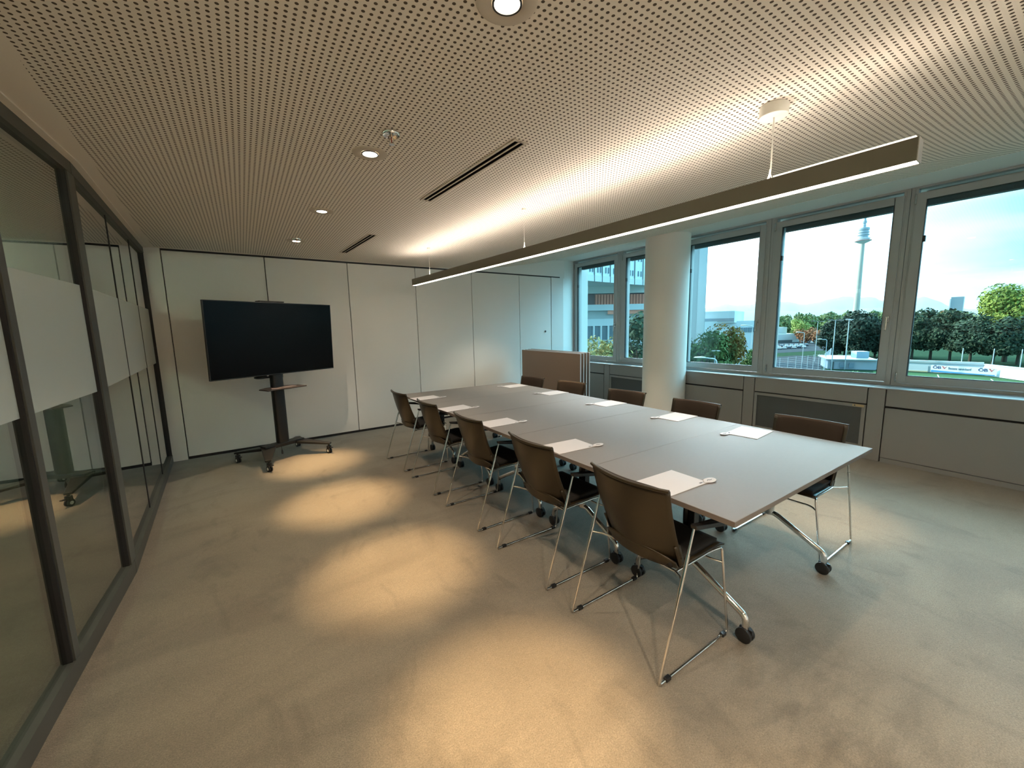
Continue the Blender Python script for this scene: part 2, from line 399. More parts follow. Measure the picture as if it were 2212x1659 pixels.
# corridor behind the glass
cw = MB().box(-4.6, -4.4, YN, 6.2, 0, 2.6).build('wall_1_corridor', WHITE_WALL); cw.name = 'wall_corridor'; cw['kind'] = 'structure'

# ---- window side : cladding under the sill
wr = thing('wall_right', None, None, kind='structure')
def clad(name, y0, y1, z0, z1, out=0.0, m=ALU_CLAD, parent=None, depth=.03, bevel=.0015):
    return MB().add([(xs(y0)-out, y0, z0), (xs(y0)+depth, y0, z0), (xs(y1)+depth, y1, z0), (xs(y1)-out, y1, z0),
                     (xs(y0)-out, y0, z1), (xs(y0)+depth, y0, z1), (xs(y1)+depth, y1, z1), (xs(y1)-out, y1, z1)],
                    [(0,3,2,1),(4,5,6,7),(0,1,5,4),(1,2,6,5),(2,3,7,6),(3,0,4,7)]).build(name, m, parent or wr, bevel=bevel)
MB().prism([(xs(YN)+.035, YN), (4.6, YN), (4.6, 5.7), (xs(5.6)+.035, 5.55)], 0, .79).build('parapet_core', DARK_GAP, wr)
MB().box(4.42, 4.62, YN, 6.1, 2.84, 3.25).build('lintel', WHITE_WALL, wr)
bays = [(-2.05, -.86, 'g'), (-.74, .525, 'p'), (.685, 1.85, 'g'), (2.005, 3.14, 'p'), (3.27, 4.455, 'g'), (4.605, 5.53, 'p')]
for y0, y1, k in bays:
    clad('upper_panel', y0, y1, .613, .788)
    if k == 'p': clad('lower_panel', y0, y1, .055, .592)
    else:
        fr = clad('grille_frame', y0, y1, .565, .600)
        clad('grille_frame', y0, y0+.035, .055, .565); clad('grille_frame', y1-.035, y1, .055, .565); clad('grille_frame', y0+.035, y1-.035, .055, .15)
        clad('radiator_grille', y0+.035, y1-.035, .15, .565, out=-.012, m=GRILLE)
    clad('plinth', y0, y1, 0, .048, out=-.006)
for y0, y1 in ((-.85, -.75), (.535, .675), (1.86, 1.995), (3.15, 3.26), (4.465, 4.595)):
    clad('pilaster_panel', y0, y1, 0, .788)
sy = [-2.7, -.80, .535, .675, 1.86, 1.995, 3.2, 4.465, 4.595, 5.62]
for i in range(len(sy)-1):
    y0, y1 = sy[i]+.0015, sy[i+1]-.0015
    MB().add([(xs(y0)-.006, y0, .789), (XW+.03, y0, .789), (XW+.03, y1, .789), (xs(y1)-.006, y1, .789),
              (xs(y0)-.006, y0, .803), (XW+.03, y0, .803), (XW+.03, y1, .803), (xs(y1)-.006, y1, .803)],
             [(0,3,2,1),(4,5,6,7),(0,1,5,4),(1,2,6,5),(2,3,7,6),(3,0,4,7)]).build('window_sill', SILL, wr, bevel=.003)
# ---- windows
def rect_ring(m, x0, x1, y0, y1, z0, z1, w, wt=None, wb_=None):
    wt = wt or w; wb_ = wb_ or w
    m.box(x0, x1, y0, y0+w, z0, z1); m.box(x0, x1, y1-w, y1, z0, z1); m.box(x0, x1, y0+w, y1-w, z1-wt, z1); m.box(x0, x1, y0+w, y1-w, z0, z0+wb_); return m
sash = [(4.495, 5.645), (3.235, 4.375), (1.955, 3.115), (.62, 1.84), (-.76, .53), (-2.1, -.84)]
for i, (y0, y1) in enumerate(sash):
    w = thing('window_%d' % (i+1), None, None, kind='structure')
    top = y1 if i else 5.69
    ym0 = sash[i+1][1] + (y0-sash[i+1][1])/2 if i < 5 else YN
    ym1 = sash[i-1][0] - (sash[i-1][0]-y1)/2 if i else 5.69
    fr = MB(); rect_ring(fr, XW+.012, XW+.09, ym0+.002, ym1-.002, .80, 2.862, .03)
    fr.box(XW+.012, XW+.09, ym0+.032, y0+.01, .8301, 2.8319); fr.box(XW+.012, XW+.09, y1-.01, ym1-.032, .8301, 2.8319)
    fr.build('window_frame', ALU, w, bevel=.002)
    s = MB(); rect_ring(s, XW, XW+.075, y0, y1, .838, 2.790, .075)
    s.build('sash', ALU, w, bevel=.003)
    g = MB(); rect_ring(g, XW+.006, XW+.04, y0+.0755, y1-.0755, .9135, 2.7145, .006); g.build('gasket', DARK_GAP, w)
    MB().box(XW+.030, XW+.036, y0+.07, y1-.07, .905, 2.72).build('window_pane', WIN_GLASS, w)
    MB().box(XW+.16, XW+.24, y0+.02, y1-.02, 2.682, 2.80).build('blind_box', mat('blind_box', (.10, .105, .11), .8) if i == 0 else MATS['blind_box'], w)
    MB().box(XW+.09, XW+.14, y1-.06, y1-.045, .86, 2.8).build('blind_rail', BOARD_GREY, w)
    # handle near the camera-side edge, hinges on the far edge
    hy = y0+.035
    h = MB().box(XW-.010, XW+.002, hy-.014, hy+.014, 1.485, 1.555).build('window_handle', CAST, w, bevel=.004)
    MB().box(XW-.036, XW-.010, hy-.007, hy+.007, 1.515, 1.535).box(XW-.048, XW-.034, hy-.009, hy+.009, 1.40, 1.54).build('lever', CAST, h, bevel=.004)
    for z in (.85, 2.68):
        MB().box(XW-.008, XW+.004, y1-.006, y1+.010, z, z+.10).build('hinge', CAST, w, bevel=.003)
    MB().box(XW+.0, XW+.03, y1-.10, y1-.076, 2.30, 2.36).build('stay_clip', BLACK_PL, w, bevel=.003)
# label on the grille frame
gt = MB().box(xs(.74)-.0035, xs(.74)-.0008, .70, .80, .571, .597).build('grille_label', STICKER); tag(gt, 'small tan label strip on the top right corner of the radiator grille', 'label')
MB().box(xs(.74)-.0045, xs(.74)-.0035, .775, .787, .578, .590).build('printed_square', INK, gt)

# ---- column
cl = MB().cyl((3.91, 3.14, 0), (3.91, 3.14, 2.90), .32, n=64).build('column', COLUMN_M, smooth=30)
tag(cl, 'round white column standing in front of the windows', 'column', kind='structure')

# ================================================================== tables
def caster(parent, x, y, rz=0.0, r=.036, name='caster'):
    m = MB(); c, s = math.cos(rz), math.sin(rz)
    ax = Vector((c, s, 0)); ro = Vector((-s, c, 0))
    cc = Vector((x, y, r))
    for sg in (-1, 1):
        m.tube([cc+ax*(sg*.006), cc+ax*(sg*.008), cc+ax*(sg*.022), cc+ax*(sg*.026)], [r*.82, r, r, r*.80], 22)
    m.tube([cc+Vector((0,0,.0)), cc+Vector((0,0,r+.012))], .011, 10)
    m.obox(cc+Vector((0,0,r*.55))-ro*.004, ax*.0055, ro*(r*.8), Vector((0,0,r*.42)))
    return m.build(name, RUBBER, parent, smooth=35)
def leg_frame(root, x, folded=False):
    fy = .315
    pts = fillet([(x, -fy, .066), (x, -fy, .125), (x, -.035, .272), (x, .035, .272), (x, fy, .125), (x, fy, .066)], [.06, .05, .05, .06], 6)
    lf = MB().tube(pts, .0165, 14)
    lf.build('foot_tube', CHROME, root, smooth=40)
    lf = COL.objects[-1]
    caster(lf, x, -fy); caster(lf, x, fy)
    MB().tube([(x, 0, .262), (x, 0, .32)], .026, 16).build('foot_joint', CAST, lf, smooth=40)
    p = MB().tube([(x, .012, .29), (x, .012, .66)], .019, 14).build('leg_post', CHROME, root, smooth=40)
    MB().box(x-.022, x+.022, -.045, -.010, .38, .68).build('hinge_housing', BLACK_PL, p, bevel=.004)
def table_proto(name, label):
    t = thing(name, label, 'table')
    tp = MB().box(-.799, .799, -.3985, .3985, .7155, .7395).build('tabletop', TABLETOP, t, bevel=.0015)
    MB().box(-.80, .80, -.3995, .3995, .7162, .7388).build('edge_band', TABLE_EDGE, tp)
    MB().box(-.50, .50, -.035, .035, .655, .69).build('crossbar', BLACK_PL, t, bevel=.003)
    for x in (-.47, .455):
        leg_frame(t, x)
        MB().box(x-.03, x+.03, -.28, .28, .690, .7155).build('top_bracket', BLACK_PL, t, bevel=.003)
    return t
tlab = ['near grey-brown folding conference table at the open end of the row', 'second grey-brown folding table from the near end of the row',
        'middle grey-brown folding table of the joined row', 'fourth grey-brown folding table from the near end of the row',
        'farthest grey-brown folding table of the row, nearest the white panel wall']
T0 = table_proto('conference_table', tlab[0]); T0['group'] = 'conference tables pushed together'
T0.location = (.80, .40, 0)
kids()
for i in range(1, 5): dup(T0, (.80, .40+.8*i, 0), 0, tlab[i])
# folded tables : top swung upright
FT = thing('folded_table', 'folded flip-top table, front one of the stack by the windows', 'table', group='folded tables parked by the far windows')
tp = MB().box(-.036, -.012, -.80, .80, .335, 1.125).build('tabletop', mat('folded_top', (.155, .115, .085), .45), FT, bevel=.0015)
MB().box(-.0355, -.0125, -.801, .801, .334, 1.126).build('edge_band', mat('folded_edge', (.42, .44, .46), .4), tp)
MB().box(-.012, .02, -.5, .5, .64, .68).build('crossbar', BLACK_PL, FT, bevel=.003)
for y in (-.47, .47):
    m = MB().tube(fillet([(-.30, y, .066), (-.30, y, .125), (-.03, y, .268), (.03, y, .268), (.30, y, .125), (.30, y, .066)], [.06, .05, .05, .06], 5), .0165, 12).build('foot_tube', CHROME, FT, smooth=40)
    caster(m, -.30, y, PI/2); caster(m, .30, y, PI/2)
    MB().tube([(.012, y, .27), (.012, y, .72)], .018, 12).build('leg_post', CHROME, FT, smooth=40)
kids()
flab = ['folded flip-top table, second in the stack by the windows', 'folded flip-top table, third in the stack by the windows', 'folded flip-top table at the window side of the stack']
FT.location = (2.505, 4.235, 0); FT.rotation_euler = (0, 0, -.072)
for k in range(3): dup(FT, (2.505+.098*(k+1), 4.235+.042*(k+1), 0), -.072, flab[k])

# ================================================================== chairs
def chair_proto(label):
    t = thing('conference_chair', label, 'chair', group='chairs around the conference tables')
    R = .0062
    def back_pt(u, v):      # u across -1..1, v 0 bottom .. 1 top
        z = .475 + v*.350; hw = .212 + .012*v
        x = -.112 - .095*v - .014*math.sin(PI*v)
        x += (abs(u)**2.0)*(.072 - .030*v)
        zz = z - (1-v)**2*(1-abs(u)**2)*.030 - v**6*(1-abs(u)**2)*.004
        return (x, u*hw, zz)
    sh = MB().grid(lambda a, c: back_pt(2*a-1, c), 18, 14).build('backrest', SHELL, t, smooth=60, solid=.007)
    # rolled top edge
    tops = [Vector(back_pt(2*i/18-1, 1)) for i in range(19)]
    MB().tube([p+Vector((-.007, 0, .001)) for p in tops], .0085, 10).build('top_lip', SHELL, sh, smooth=60)
    MB().grid(lambda a, c: tuple(Vector(back_pt((2*a-1)*.90, .10+.895*c))+Vector((.011-.012*c**10, 0, (.010*(1-(2*a-1)**4))*c**10))), 18, 22).build('back_pad', PAD, t, smooth=80, solid=.014)
    # side struts from the backrest down to the bracket
    for s in (-1, 1):
        a = Vector(back_pt(s*.95, .20)); m = MB()
        m.grid(lambda u, v, a=a, s=s: (a.x+.004+v*.052+(u-.5)*.040, a.y+s*.002-s*v*.004, a.z-v*(a.z-.428)), 2, 6)
        m.build('back_strut', SHELL, t, smooth=60, solid=.008)
    # seat shell : turned up behind
    def seat_pt(u, v):      # v 0 rear lip .. 1 front
        if v < .28:
            k = v/.28; a_ = (1-k)
            x = -.112 - .022*a_ + .035*(1-a_)*k; z = .428 + .075*a_**1.4*(1-.55*abs(u)**3)
            x = -.095 - .035*(a_**.6) + (abs(u)**2.0)*.055; hw = .205
            if k > .5: z = .428 + .012*(1-k)
        else:
            k = (v-.28)/.72; x = -.095 + k*.385 + (1-k)*(abs(u)**2.0)*.055; z = .424 + .026*k - .010*(1-abs(u)**2)*math.sin(PI*k) ; hw = .207 + .016*k
            if k > .92: z -= .010*(k-.92)/.08
            z += .010*abs(u)**4*(1-k)
        return (x, u*hw, z)
    MB().grid(lambda a, c: seat_pt(2*a-1, c), 18, 22).build('seat', SHELL, t, smooth=60, solid=.008)
    MB().grid(lambda a, c: (-.085+c*.350, (2*a-1)*(.188+.01*c), .446+.016*c-.008*(1-(2*a-1)**2)*math.sin(PI*c)-.010*max(0, c-.9)*10*.6), 14, 14).build('seat_pad', SEATPAD, t, smooth=60, solid=.024)
    for s in (-1, 1):
        y = s*.270
        arm_top = Vector((-.050, s*.268, .655))
        pts = fillet([tuple(arm_top), (-.262, y, .0075), (.262, y, .0075), (.268, y, .035), (.272, s*.222, .430), (.20, s*.205, .424), (-.06, s*.20, .415)], [.012, .016, .02, .018, .03], 5)
        sf = MB().tube(pts, R, 10).build('side_frame', CHROME, t, smooth=50)
        d = (Vector((-.262, y, .0075))-arm_top)
        MB().tube([arm_top+d*.18, arm_top+d*.43], R+.0022, 10).build('frame_sleeve', CHROME, sf, smooth=50)
        for gx in (-.205, .235):
            MB().box(gx-.016, gx+.016, y-.010, y+.010, .0, .0175).build('floor_glide', BLACK_PL, sf, bevel=.003)
        # short armrest pad
        MB().add([(-.062, y-.020, .648), (.13, y-.034, .620), (.17, y-.030, .606), (.17, y+.006, .606), (.13, y+.016, .620), (-.062, y+.014, .648),
                  (-.066, y-.018, .668), (.13, y-.030, .640), (.165, y-.028, .622), (.165, y+.004, .622), (.13, y+.014, .640), (-.066, y+.012, .668)],
                 [(5,4,3,2,1,0), (6,7,8,9,10,11)]+[(i, (i+1) % 6, 6+(i+1) % 6, 6+i) for i in range(6)]).build('armrest', BLACK_PL, t, bevel=.004)
        # chrome bracket joining tube and shell
        q = arm_top + d*(.655-.425)/.6475
        MB().tube(fillet([tuple(q), (-.085, s*.232, .418), (-.06, s*.19, .412)], .01), R*.9, 8).build('bracket', CHROME, t, smooth=50)
    MB().tube([(-.060, -.20, .411), (-.060, .20, .411)], R, 8).build('rear_rail', CHROME, t, smooth=50)
    MB().tube(fillet([(.271, -.232, .355), (.238, -.19, .365), (.238, .19, .365), (.271, .232, .355)], .03), R*.85, 8).build('front_brace', CHROME, t, smooth=50)
    return t
left = [(.043, .432, 0.0, 'brown shell sled chair nearest the camera, glass-wall side of the table'),
        (.045, 1.198, 0.0, 'brown shell sled chair second from the camera on the glass-wall side'),
        (.045, 2.033, .02, 'brown shell sled chair in the middle of the glass-wall side'),
        (.034, 2.855, .02, 'brown shell sled chair fourth from the camera on the glass-wall side'),
        (.017, 3.640, .04, 'brown shell sled chair farthest back on the glass-wall side')]
right = [(1.572, .390, PI, 'brown shell sled chair nearest the camera on the window side'),
         (1.595, 1.262, PI+.03, 'brown shell sled chair just right of the white column, window side'),
         (1.610, 2.037, PI+.13, 'brown shell sled chair seen against the white column, window side'),
         (1.650, 2.940, PI+.13, 'brown shell sled chair before the right edge of the folded table stack'),
         (1.590, 3.670, PI+.13, 'brown shell sled chair farthest back on the window side, before the folded tables')]
C0 = chair_proto(left[0][3]); kids()
C0.location = (left[0][0], left[0][1], 0)
for x, y, a, lb in left[1:]: dup(C0, (x, y, 0), a, lb)
for x, y, a, lb in right: dup(C0, (x, y, 0), a, lb)

# ================================================================== paper on the tables
def sheet_proto(label):
    t = MB().box(-.1485, .1485, -.105, .105, 0, .003).build('writing_pad', PAPER); tag(t, label, 'notepad', 'notepads laid out at the seats')
    m = MB()
    m.box(.100, .104, -.094, -.086, .003, .0034)
    m.tube([(.108, -.092+.004*math.sin(k*1.3), .0034) if 0 else (.106+k*.0022, -.090+.004*math.sin(k*1.6), .0034) for k in range(6)], .0012, 5)
    m.build('printed_mark', INK, t)
    MB().box(.117, .143, -.092, -.087, .003, .0034).build('printed_line', INKBLUE, t)
    MB().box(-.09, -.03, .094, .0965, .003, .0033).build('footer_line', mat('faint_ink', (.55, .50, .50), .7), t)
    return t
def tag_proto(label):
    o = MB(); pts = []
    def fn(u, v):
        a = 2*PI*u; rr = v
        x = .043*math.cos(a)*rr; y = .026*math.sin(a)*rr
        if x < -.018: y *= max(.62, 1-(abs(x)-.018)*16)
        return (x, y, .0045 + max(0, (x+.02))**1.3*.09)
    o.grid(fn, 32, 6)
    t = o.build('paper_tag', PAPER, smooth=60, solid=.0012); tag(t, label, 'paper tag', 'curled paper tags beside the notepads')
    m = MB()
    m.tube([(-.016+k*.0042, .006*math.sin(k*.8)*(.6 if k > 3 else 1), .0062+max(0, (-.016+k*.0042+.02))**1.3*.09) for k in range(9)], .0010, 5).build('printed_mark', INK, t)
    return t
seatn = ['nearest glass-wall-side', 'second glass-wall-side', 'middle glass-wall-side', 'fourth glass-wall-side', 'farthest glass-wall-side',
         'nearest window-side', 'second window-side', 'middle window-side', 'fourth window-side', 'farthest window-side']
pads = [(.152, .394, -.03), (.160, 1.162, -.06), (.153, 2.005, .0), (.134, 2.785, .06), (.128, 3.55, .05),
        (1.400, .629, PI+.10), (1.444, 1.240, PI+.04), (1.450, 2.007, PI), (1.450, 2.872, PI+.02), (1.425, 3.655, PI+.03)]
S0 = sheet_proto('white sheet pad on the table before the %s chair' % seatn[0]); G0 = tag_proto('white curled paper tag at the corner of the pad at the %s seat' % seatn[0]); kids()
for i, (x, y, a) in enumerate(pads):
    if i == 0: S0.location = (x, y, .7398); S0.rotation_euler = (0, 0, a)
    else: dup(S0, (x, y, .7398), a, 'white sheet pad on the table before the %s chair' % seatn[i])
    dx, dy = .172, -.096
    gx, gy = x+dx*math.cos(a)-dy*math.sin(a), y+dx*math.sin(a)+dy*math.cos(a)
    if i == 0: G0.location = (gx, gy, .7396); G0.rotation_euler = (0, 0, a)
    else: dup(G0, (gx, gy, .7396), a, 'white curled paper tag at the corner of the pad at the %s seat' % seatn[i])

# ================================================================== television on its stand
TA = .464
st = thing('tv_stand', 'black rolling television stand with a shelf and four casters', 'tv stand', (-1.246, 4.725, 0), TA)
# local x : along the screen, local -y : towards the viewer
bs = MB()
bs.obox((0, .02, .178), (.24, 0, 0), (0, .055, 0), (0, 0, .022))
for sx in (-1, 1):
    for sy_, ln in ((-1, 1), (1, 1)):
        a = Vector((sx*.19, .02+sy_*.03, .185)); c = Vector((sx*.385, sy_*.34, .135))
        d = (c-a).normalized(); n2 = Vector((-d.y, d.x, 0)).normalized()
        bs.add([a+n2*.075, a-n2*.075, c-n2*.030, c+n2*.030, a+n2*.075-Vector((0,0,.035)), a-n2*.075-Vector((0,0,.035)), c-n2*.030-Vector((0,0,.022)), c+n2*.030-Vector((0,0,.022))],
               [(0,1,2,3),(7,6,5,4),(0,4,5,1),(1,5,6,2),(2,6,7,3),(3,7,4,0)])
bs.build('base', STANDMET, st, bevel=.006)
for sx in (-1, 1):
    for sy_ in (-1, 1):
        x, y = sx*.37, sy_*.325
        cs = MB().tube([(x, y, .118), (x, y, .085)], .012, 10)
        cs.tube([(x, y, .098), (x, y, .088)], .026, 16); cs.obox((x, y, .07), (.020, 0, 0), (0, .018, 0), (0, 0, .022)); cs.obox((x-.0, y-.045, .078), (.012, 0, 0), (0, .022, 0), (0, 0, .004))
        c = cs.build('caster', BLACK_PL, st, smooth=35)
        w = MB()
        for q in (-1, 1): w.tube([(x+q*.004, y, .034), (x+q*.006, y, .034), (x+q*.018, y, .034), (x+q*.020, y, .034)], [.028, .034, .034, .028], 20)
        w.build('wheel', RUBBER, c, smooth=35)
        MB().tube([(x+.0203, y, .034), (x+.0215, y, .034)], .016, 16).tube([(x-.0203, y, .034), (x-.0215, y, .034)], .016, 16).build('wheel_hub', LAMPWHITE, c, smooth=35)
pr = [(.068*math.copysign(abs(math.cos(a))**.6, math.cos(a)), .02+.045*math.copysign(abs(math.sin(a))**.6, math.sin(a))) for a in [2*PI*k/28 for k in range(28)]]
MB().prism(pr, .18, 1.02).build('pole', STANDMET, st, smooth=35)
MB().prism([(x*.76, .02+(y-.02)*.80) for x, y in pr], 1.0, 1.50).build('inner_pole', STANDMET, st, smooth=35)
MB().prism([(x*1.05, .02+(y-.02)*1.08) for x, y in pr], .985, 1.022).build('collar', STANDMET, st, smooth=35)
MB().obox((0, -.01, 1.36), (.30, 0, 0), (0, .018, 0), (0, 0, .16)).build('screen_mount', STANDMET, st, bevel=.004)
# shelf
shp = [(-.235, -.20), (.235, -.20), (.235, -.02), (.12, .06), (-.12, .06), (-.235, -.02)]
MB().prism([(x, y) for x, y in shp], .862, .876).build('shelf', mat('shelf_metal', (.045, .032, .027), .35), st, bevel=.006, segs=3)
ring = MB(); rp = fillet([(-.06, .05, 1.005), (-.115, .19, 1.005), (.0, .24, 1.005), (.08, .05, 1.005)], .04)
MB().tube(fillet([(-.055, .03, 1.0), (-.20, .02, 1.0), (-.20, .13, 1.0), (-.05, .13, 1.0)], .05), .012, 8).build('cable_loop', STANDMET, st, smooth=40)
MB().tube([(-.05, -.03, .17), (-.052, -.035, .13), (-.05, -.035, .10)], [.003, .003, .011], 8).tube([(-.05, -.035, .10), (-.05, -.035, .07)], .011, 8).build('hanging_plug', BLACK_PL, st, smooth=40)
MB().box(-.14, .14, -.055, .04, 1.861, 1.875).build('camera_shelf', STANDMET, st, bevel=.003)
MB().box(-.03, .03, .01, .04, 1.48, 1.865).build('camera_shelf_stem', STANDMET, st, bevel=.003)
# television
ti = .039
tv = thing('television', 'large black flat screen television, switched off', 'television', (-1.207, 4.684, 1.443), TA)
tv.rotation_euler = (-ti*0+ti, 0, TA)
MB().box(-.725, .725, 0, .030, -.415, .415).build('tv_body', TVBODY, tv, bevel=.004)
MB().box(-.40, .40, .030, .060, -.30, .16).build('rear_housing', TVBODY, tv, bevel=.01)
MB().box(-.716, .716, -.0015, .002, -.403, .407).build('screen', SCREEN, tv)
# leaflets on the shelf
def local(x, y, z): 
    c, s = math.cos(TA), math.sin(TA); return (-1.246+x*c-y*s, 4.725+x*s+y*c, z)
l1 = MB().box(-.085, .085, -.04, .04, 0, .003).build('leaflet', mat('leaflet_print', (.42, .33, .30), .6), bevel=0); l1.location = local(.06, -.10, .8764); l1.rotation_euler = (0, 0, TA+.12); tag(l1, 'pale leaflet lying open on the right of the stand shelf', 'leaflet', 'papers on the television stand shelf')
l2 = MB().box(-.05, .05, -.03, .03, 0, .004).build('leaflet', MATS['leaflet_print']); l2.location = local(-.10, -.135, .8764); l2.rotation_euler = (0, 0, TA-.35); tag(l2, 'smaller folded leaflet on the left of the stand shelf', 'leaflet', 'papers on the television stand shelf')

# ================================================================== pendant lamp
def lx(y): return .585-.038*y
lam = thing('pendant_light', 'long slim linear pendant light hanging above the conference tables', 'pendant light', (lx(2.1), 2.1, 0), math.atan(.038))
LZ0, LZ1, HL = 2.092, 2.174, 2.385
MB().box(-.030, -.0265, -HL, HL, LZ0, LZ1).box(.0265, .030, -HL, HL, LZ0, LZ1).box(-.0265, .0265, -HL+.004, HL-.004, LZ0+.03, LZ0+.045).build('housing', LAMPBODY, lam)
for s in (-1, 1): MB().box(-.030, .030, s*HL-.002, s*HL+.002, LZ0, LZ1).build('end_cap', BOARD_GREY, lam)
MB().box(-.0262, .0262, -HL+.004, HL-.004, LZ0+.001, LZ0+.006).build('lower_diffuser', LED, lam)
MB().box(-.0262, .0262, -HL+.004, HL-.004, LZ1-.006, LZ1-.001).build('upper_diffuser', LEDUP, lam)
MB().box(-.014, .014, -HL+.012, -1.90, LZ1+.0005, LZ1+.011).build('raised_lens', emis('led_lens', (1, .86, .62), 1.2), lam)
for y in (.22, 2.095, 3.99):
    sx_, sy2 = 0, y-2.1
    MB().tube([(0, sy2, ZC-.004), (0, sy2, LZ1+.035)], .0011, 6).build('suspension_wire', LAMPWHITE, lam)
    MB().tube([(0, sy2-.012, LZ1), (0, sy2, LZ1+.038), (0, sy2+.012, LZ1)], .0022, 6).tube([(0, sy2, LZ1+.03), (0, sy2, LZ1+.05)], .004, 8).build('wire_clamp', LAMPWHITE, lam)
    if y > 1: MB().cyl((0, sy2, ZC-.014), (0, sy2, ZC-.0005), .018, n=20).build('ceiling_cup', LAMPWHITE, lam, smooth=35)
MB().cyl((0, .22-2.1, ZC-.048), (0, .22-2.1, ZC-.0005), .058, n=40).build('ceiling_rose', LAMPWHITE, lam, smooth=35, bevel=.002)
MB().tube([(.006, -1.88, ZC-.045), (.006, -1.88, LZ1+.05), (.004, -1.878, LZ1+.02), (0, -1.87, LZ1+.002)], .0035, 8).build('power_cable', LAMPWHITE, lam, smooth=40)

# ================================================================== downlights
WARM = (1.0, .66, .33); WARM2 = (1, .80, .58)
def cz(x):
    for i in range(len(cp)-1):
        if cp[i][0] <= x <= cp[i+1][0]:
            k = (x-cp[i][0])/(cp[i+1][0]-cp[i][0]); return cp[i][1]*(1-k)+cp[i+1][1]*k
def downlight_proto(label):
    t = thing('ceiling_downlight', label, 'downlight', group='recessed warm downlights in the perforated ceiling')
    MB().lathe([(.044, -.0015), (.052, -.006), (.088, -.006), (.094, -.003), (.094, .004), (.044, .004)], n=40, close=True).build('trim_ring', mat('trim_paint', (.60, .53, .45), .7), t, smooth=40)
    MB().lathe([(.0395, -.0035), (.046, -.0035), (.046, -.008), (.0395, -.008)], n=36, close=True).build('bezel', BLACK_PL, t, smooth=40)
    MB().lathe([(0, -.0055), (.0385, -.0055), (.0385, -.002), (0, -.002)], n=32).build('lamp_glass', SPOT_E, t)
    return t
def spot(x, y, z, e, ang=48, col=WARM, bl=1.0):
    l = bpy.data.lights.new('downlight_and_fill_beam', 'SPOT'); l.energy = e; l.spot_size = math.radians(ang); l.spot_blend = bl; l.shadow_soft_size = .02; l.color = col
    o = bpy.data.objects.new('downlight_and_fill_beam', l); COL.objects.link(o); o.location = (x, y, z); return o
dl = [(-.780, .375, 'downlight at the very top edge of the view'), (-.856, 1.660, 'lit downlight beside the nearer sprinkler, glass-wall side'),
      (-.906, 2.964, 'lit downlight between the two short slot vents, glass-wall side'), (-.960, 4.282, 'lit downlight next to the farther sprinkler, above the television'),
      (2.17, .440, 'downlight showing just under the near end of the pendant'), (2.12, 1.75, 'downlight mostly hidden by the pendant, near the column'),
      (2.06, 3.05, 'downlight hidden behind the pendant, second from the white wall, window side'), (2.00, 4.40, 'downlight by the far end of the pendant, window side')]
D0 = downlight_proto('recessed '+dl[0][2]); kids()
for i, (x, y, lb) in enumerate(dl):
    if i == 0: D0.location = (x, y, ZC)
    else:
        d = dup(D0, (x, y, cz(x)), 0, 'recessed '+lb)
        if x > 1: d.rotation_euler = (0, -.10, 0); d.location.z -= .0
    spot(x, y, cz(x)-.02, 140 if x < 0 else 70, 30)
    spot(x, y, cz(x)-.02, 13 if x < 0 else 17, 90, WARM2, .55)      # wide spill of the same fitting
for x, y, e_ in ((-.72, -.95, 95), (2.2, -.9, 6)): spot(x, y, cz(x)-.02, e_); spot(x, y, cz(x)-.02, e_*.25, 150, WARM2)  # added unseen spots behind the camera, no fittings, to brighten the room

for x, e_ in ((-.9, 110), (1.0, 7), (2.3, 5)): spot(x, -2.15, cz(x)-.02, e_, 130, WARM2)  # added wide fill spots by the rear wall, lifting ceiling and far wall
# ================================================================== slot vents, sprinklers
VENTBACK = mat('vent_dark', (.004, .003, .003), .9, spec=0)
TRIMP = MATS['trim_paint']
for (xa, ya, xb, yb_, lb) in ((-.219, 1.115, -.276, 2.280, 'long double-slot air vent in the middle of the perforated ceiling'), (-.325, 3.61, -.385, 4.745, 'double-slot air vent in the ceiling near the white panel wall')):
    a, c = Vector((xa, ya, 0)), Vector((xb, yb_, 0)); ln = (c-a).length/2; mid = (a+c)/2
    t = thing('slot_vent', lb, 'air vent', (mid.x, mid.y, ZC), math.atan2(-(c-a).x, (c-a).y), 'double-slot ceiling vents')
    fr = MB(); 
    for x0, x1 in ((-.046, -.031), (-.005, .005), (.031, .046)): fr.box(x0, x1, -ln-.015, ln+.015, -.005, .001)
    fr.box(-.031, .031, -ln-.015, -ln, -.005, .001).box(-.031, .031, ln, ln+.015, -.005, .001)
    fr.build('vent_frame', TRIMP, t)
    MB().box(-.031, -.005, -ln, ln, -.0015, .0005).box(.005, .031, -ln, ln, -.0015, .0005).build('slots', VENTBACK, t)
def sprinkler(label):
    t = thing('fire_sprinkler', label, 'sprinkler', group='chrome ceiling sprinklers')
    MB().lathe([(.012, .001), (.044, .001), (.044, -.010), (.040, -.015), (.022, -.005), (.012, -.005)], n=32, close=True).build('escutcheon', CHROME, t, smooth=40)
    MB().cyl((0,0,-.001), (0,0,-.022), .009, n=12).tube([(0,0,-.02), (.012,0,-.032), (.010,0,-.046), (.002,0,-.054)], .0022, 6).tube([(0,0,-.02), (-.012,0,-.032), (-.010,0,-.046), (-.002,0,-.054)], .0022, 6).build('sprinkler_head', CHROME, t, smooth=40)
    MB().cyl((0,0,-.053), (0,0,-.056), .014, n=16).build('deflector', CHROME, t, smooth=40)
    MB().cyl((0,0,-.022), (0,0,-.052), .0026, n=8).build('glass_bulb', mat('bulb_red', (.35, .03, .02), .2), t, smooth=40)
    return t
P0_ = sprinkler('chrome fire sprinkler near the nearest lit downlight'); kids(); P0_.location = (-.828, 1.366, ZC)
dup(P0_, (-.968, 4.17, ZC), 0, 'chrome fire sprinkler above the television, by the far downlight')
wc = bpy.data.objects['wall_corridor']
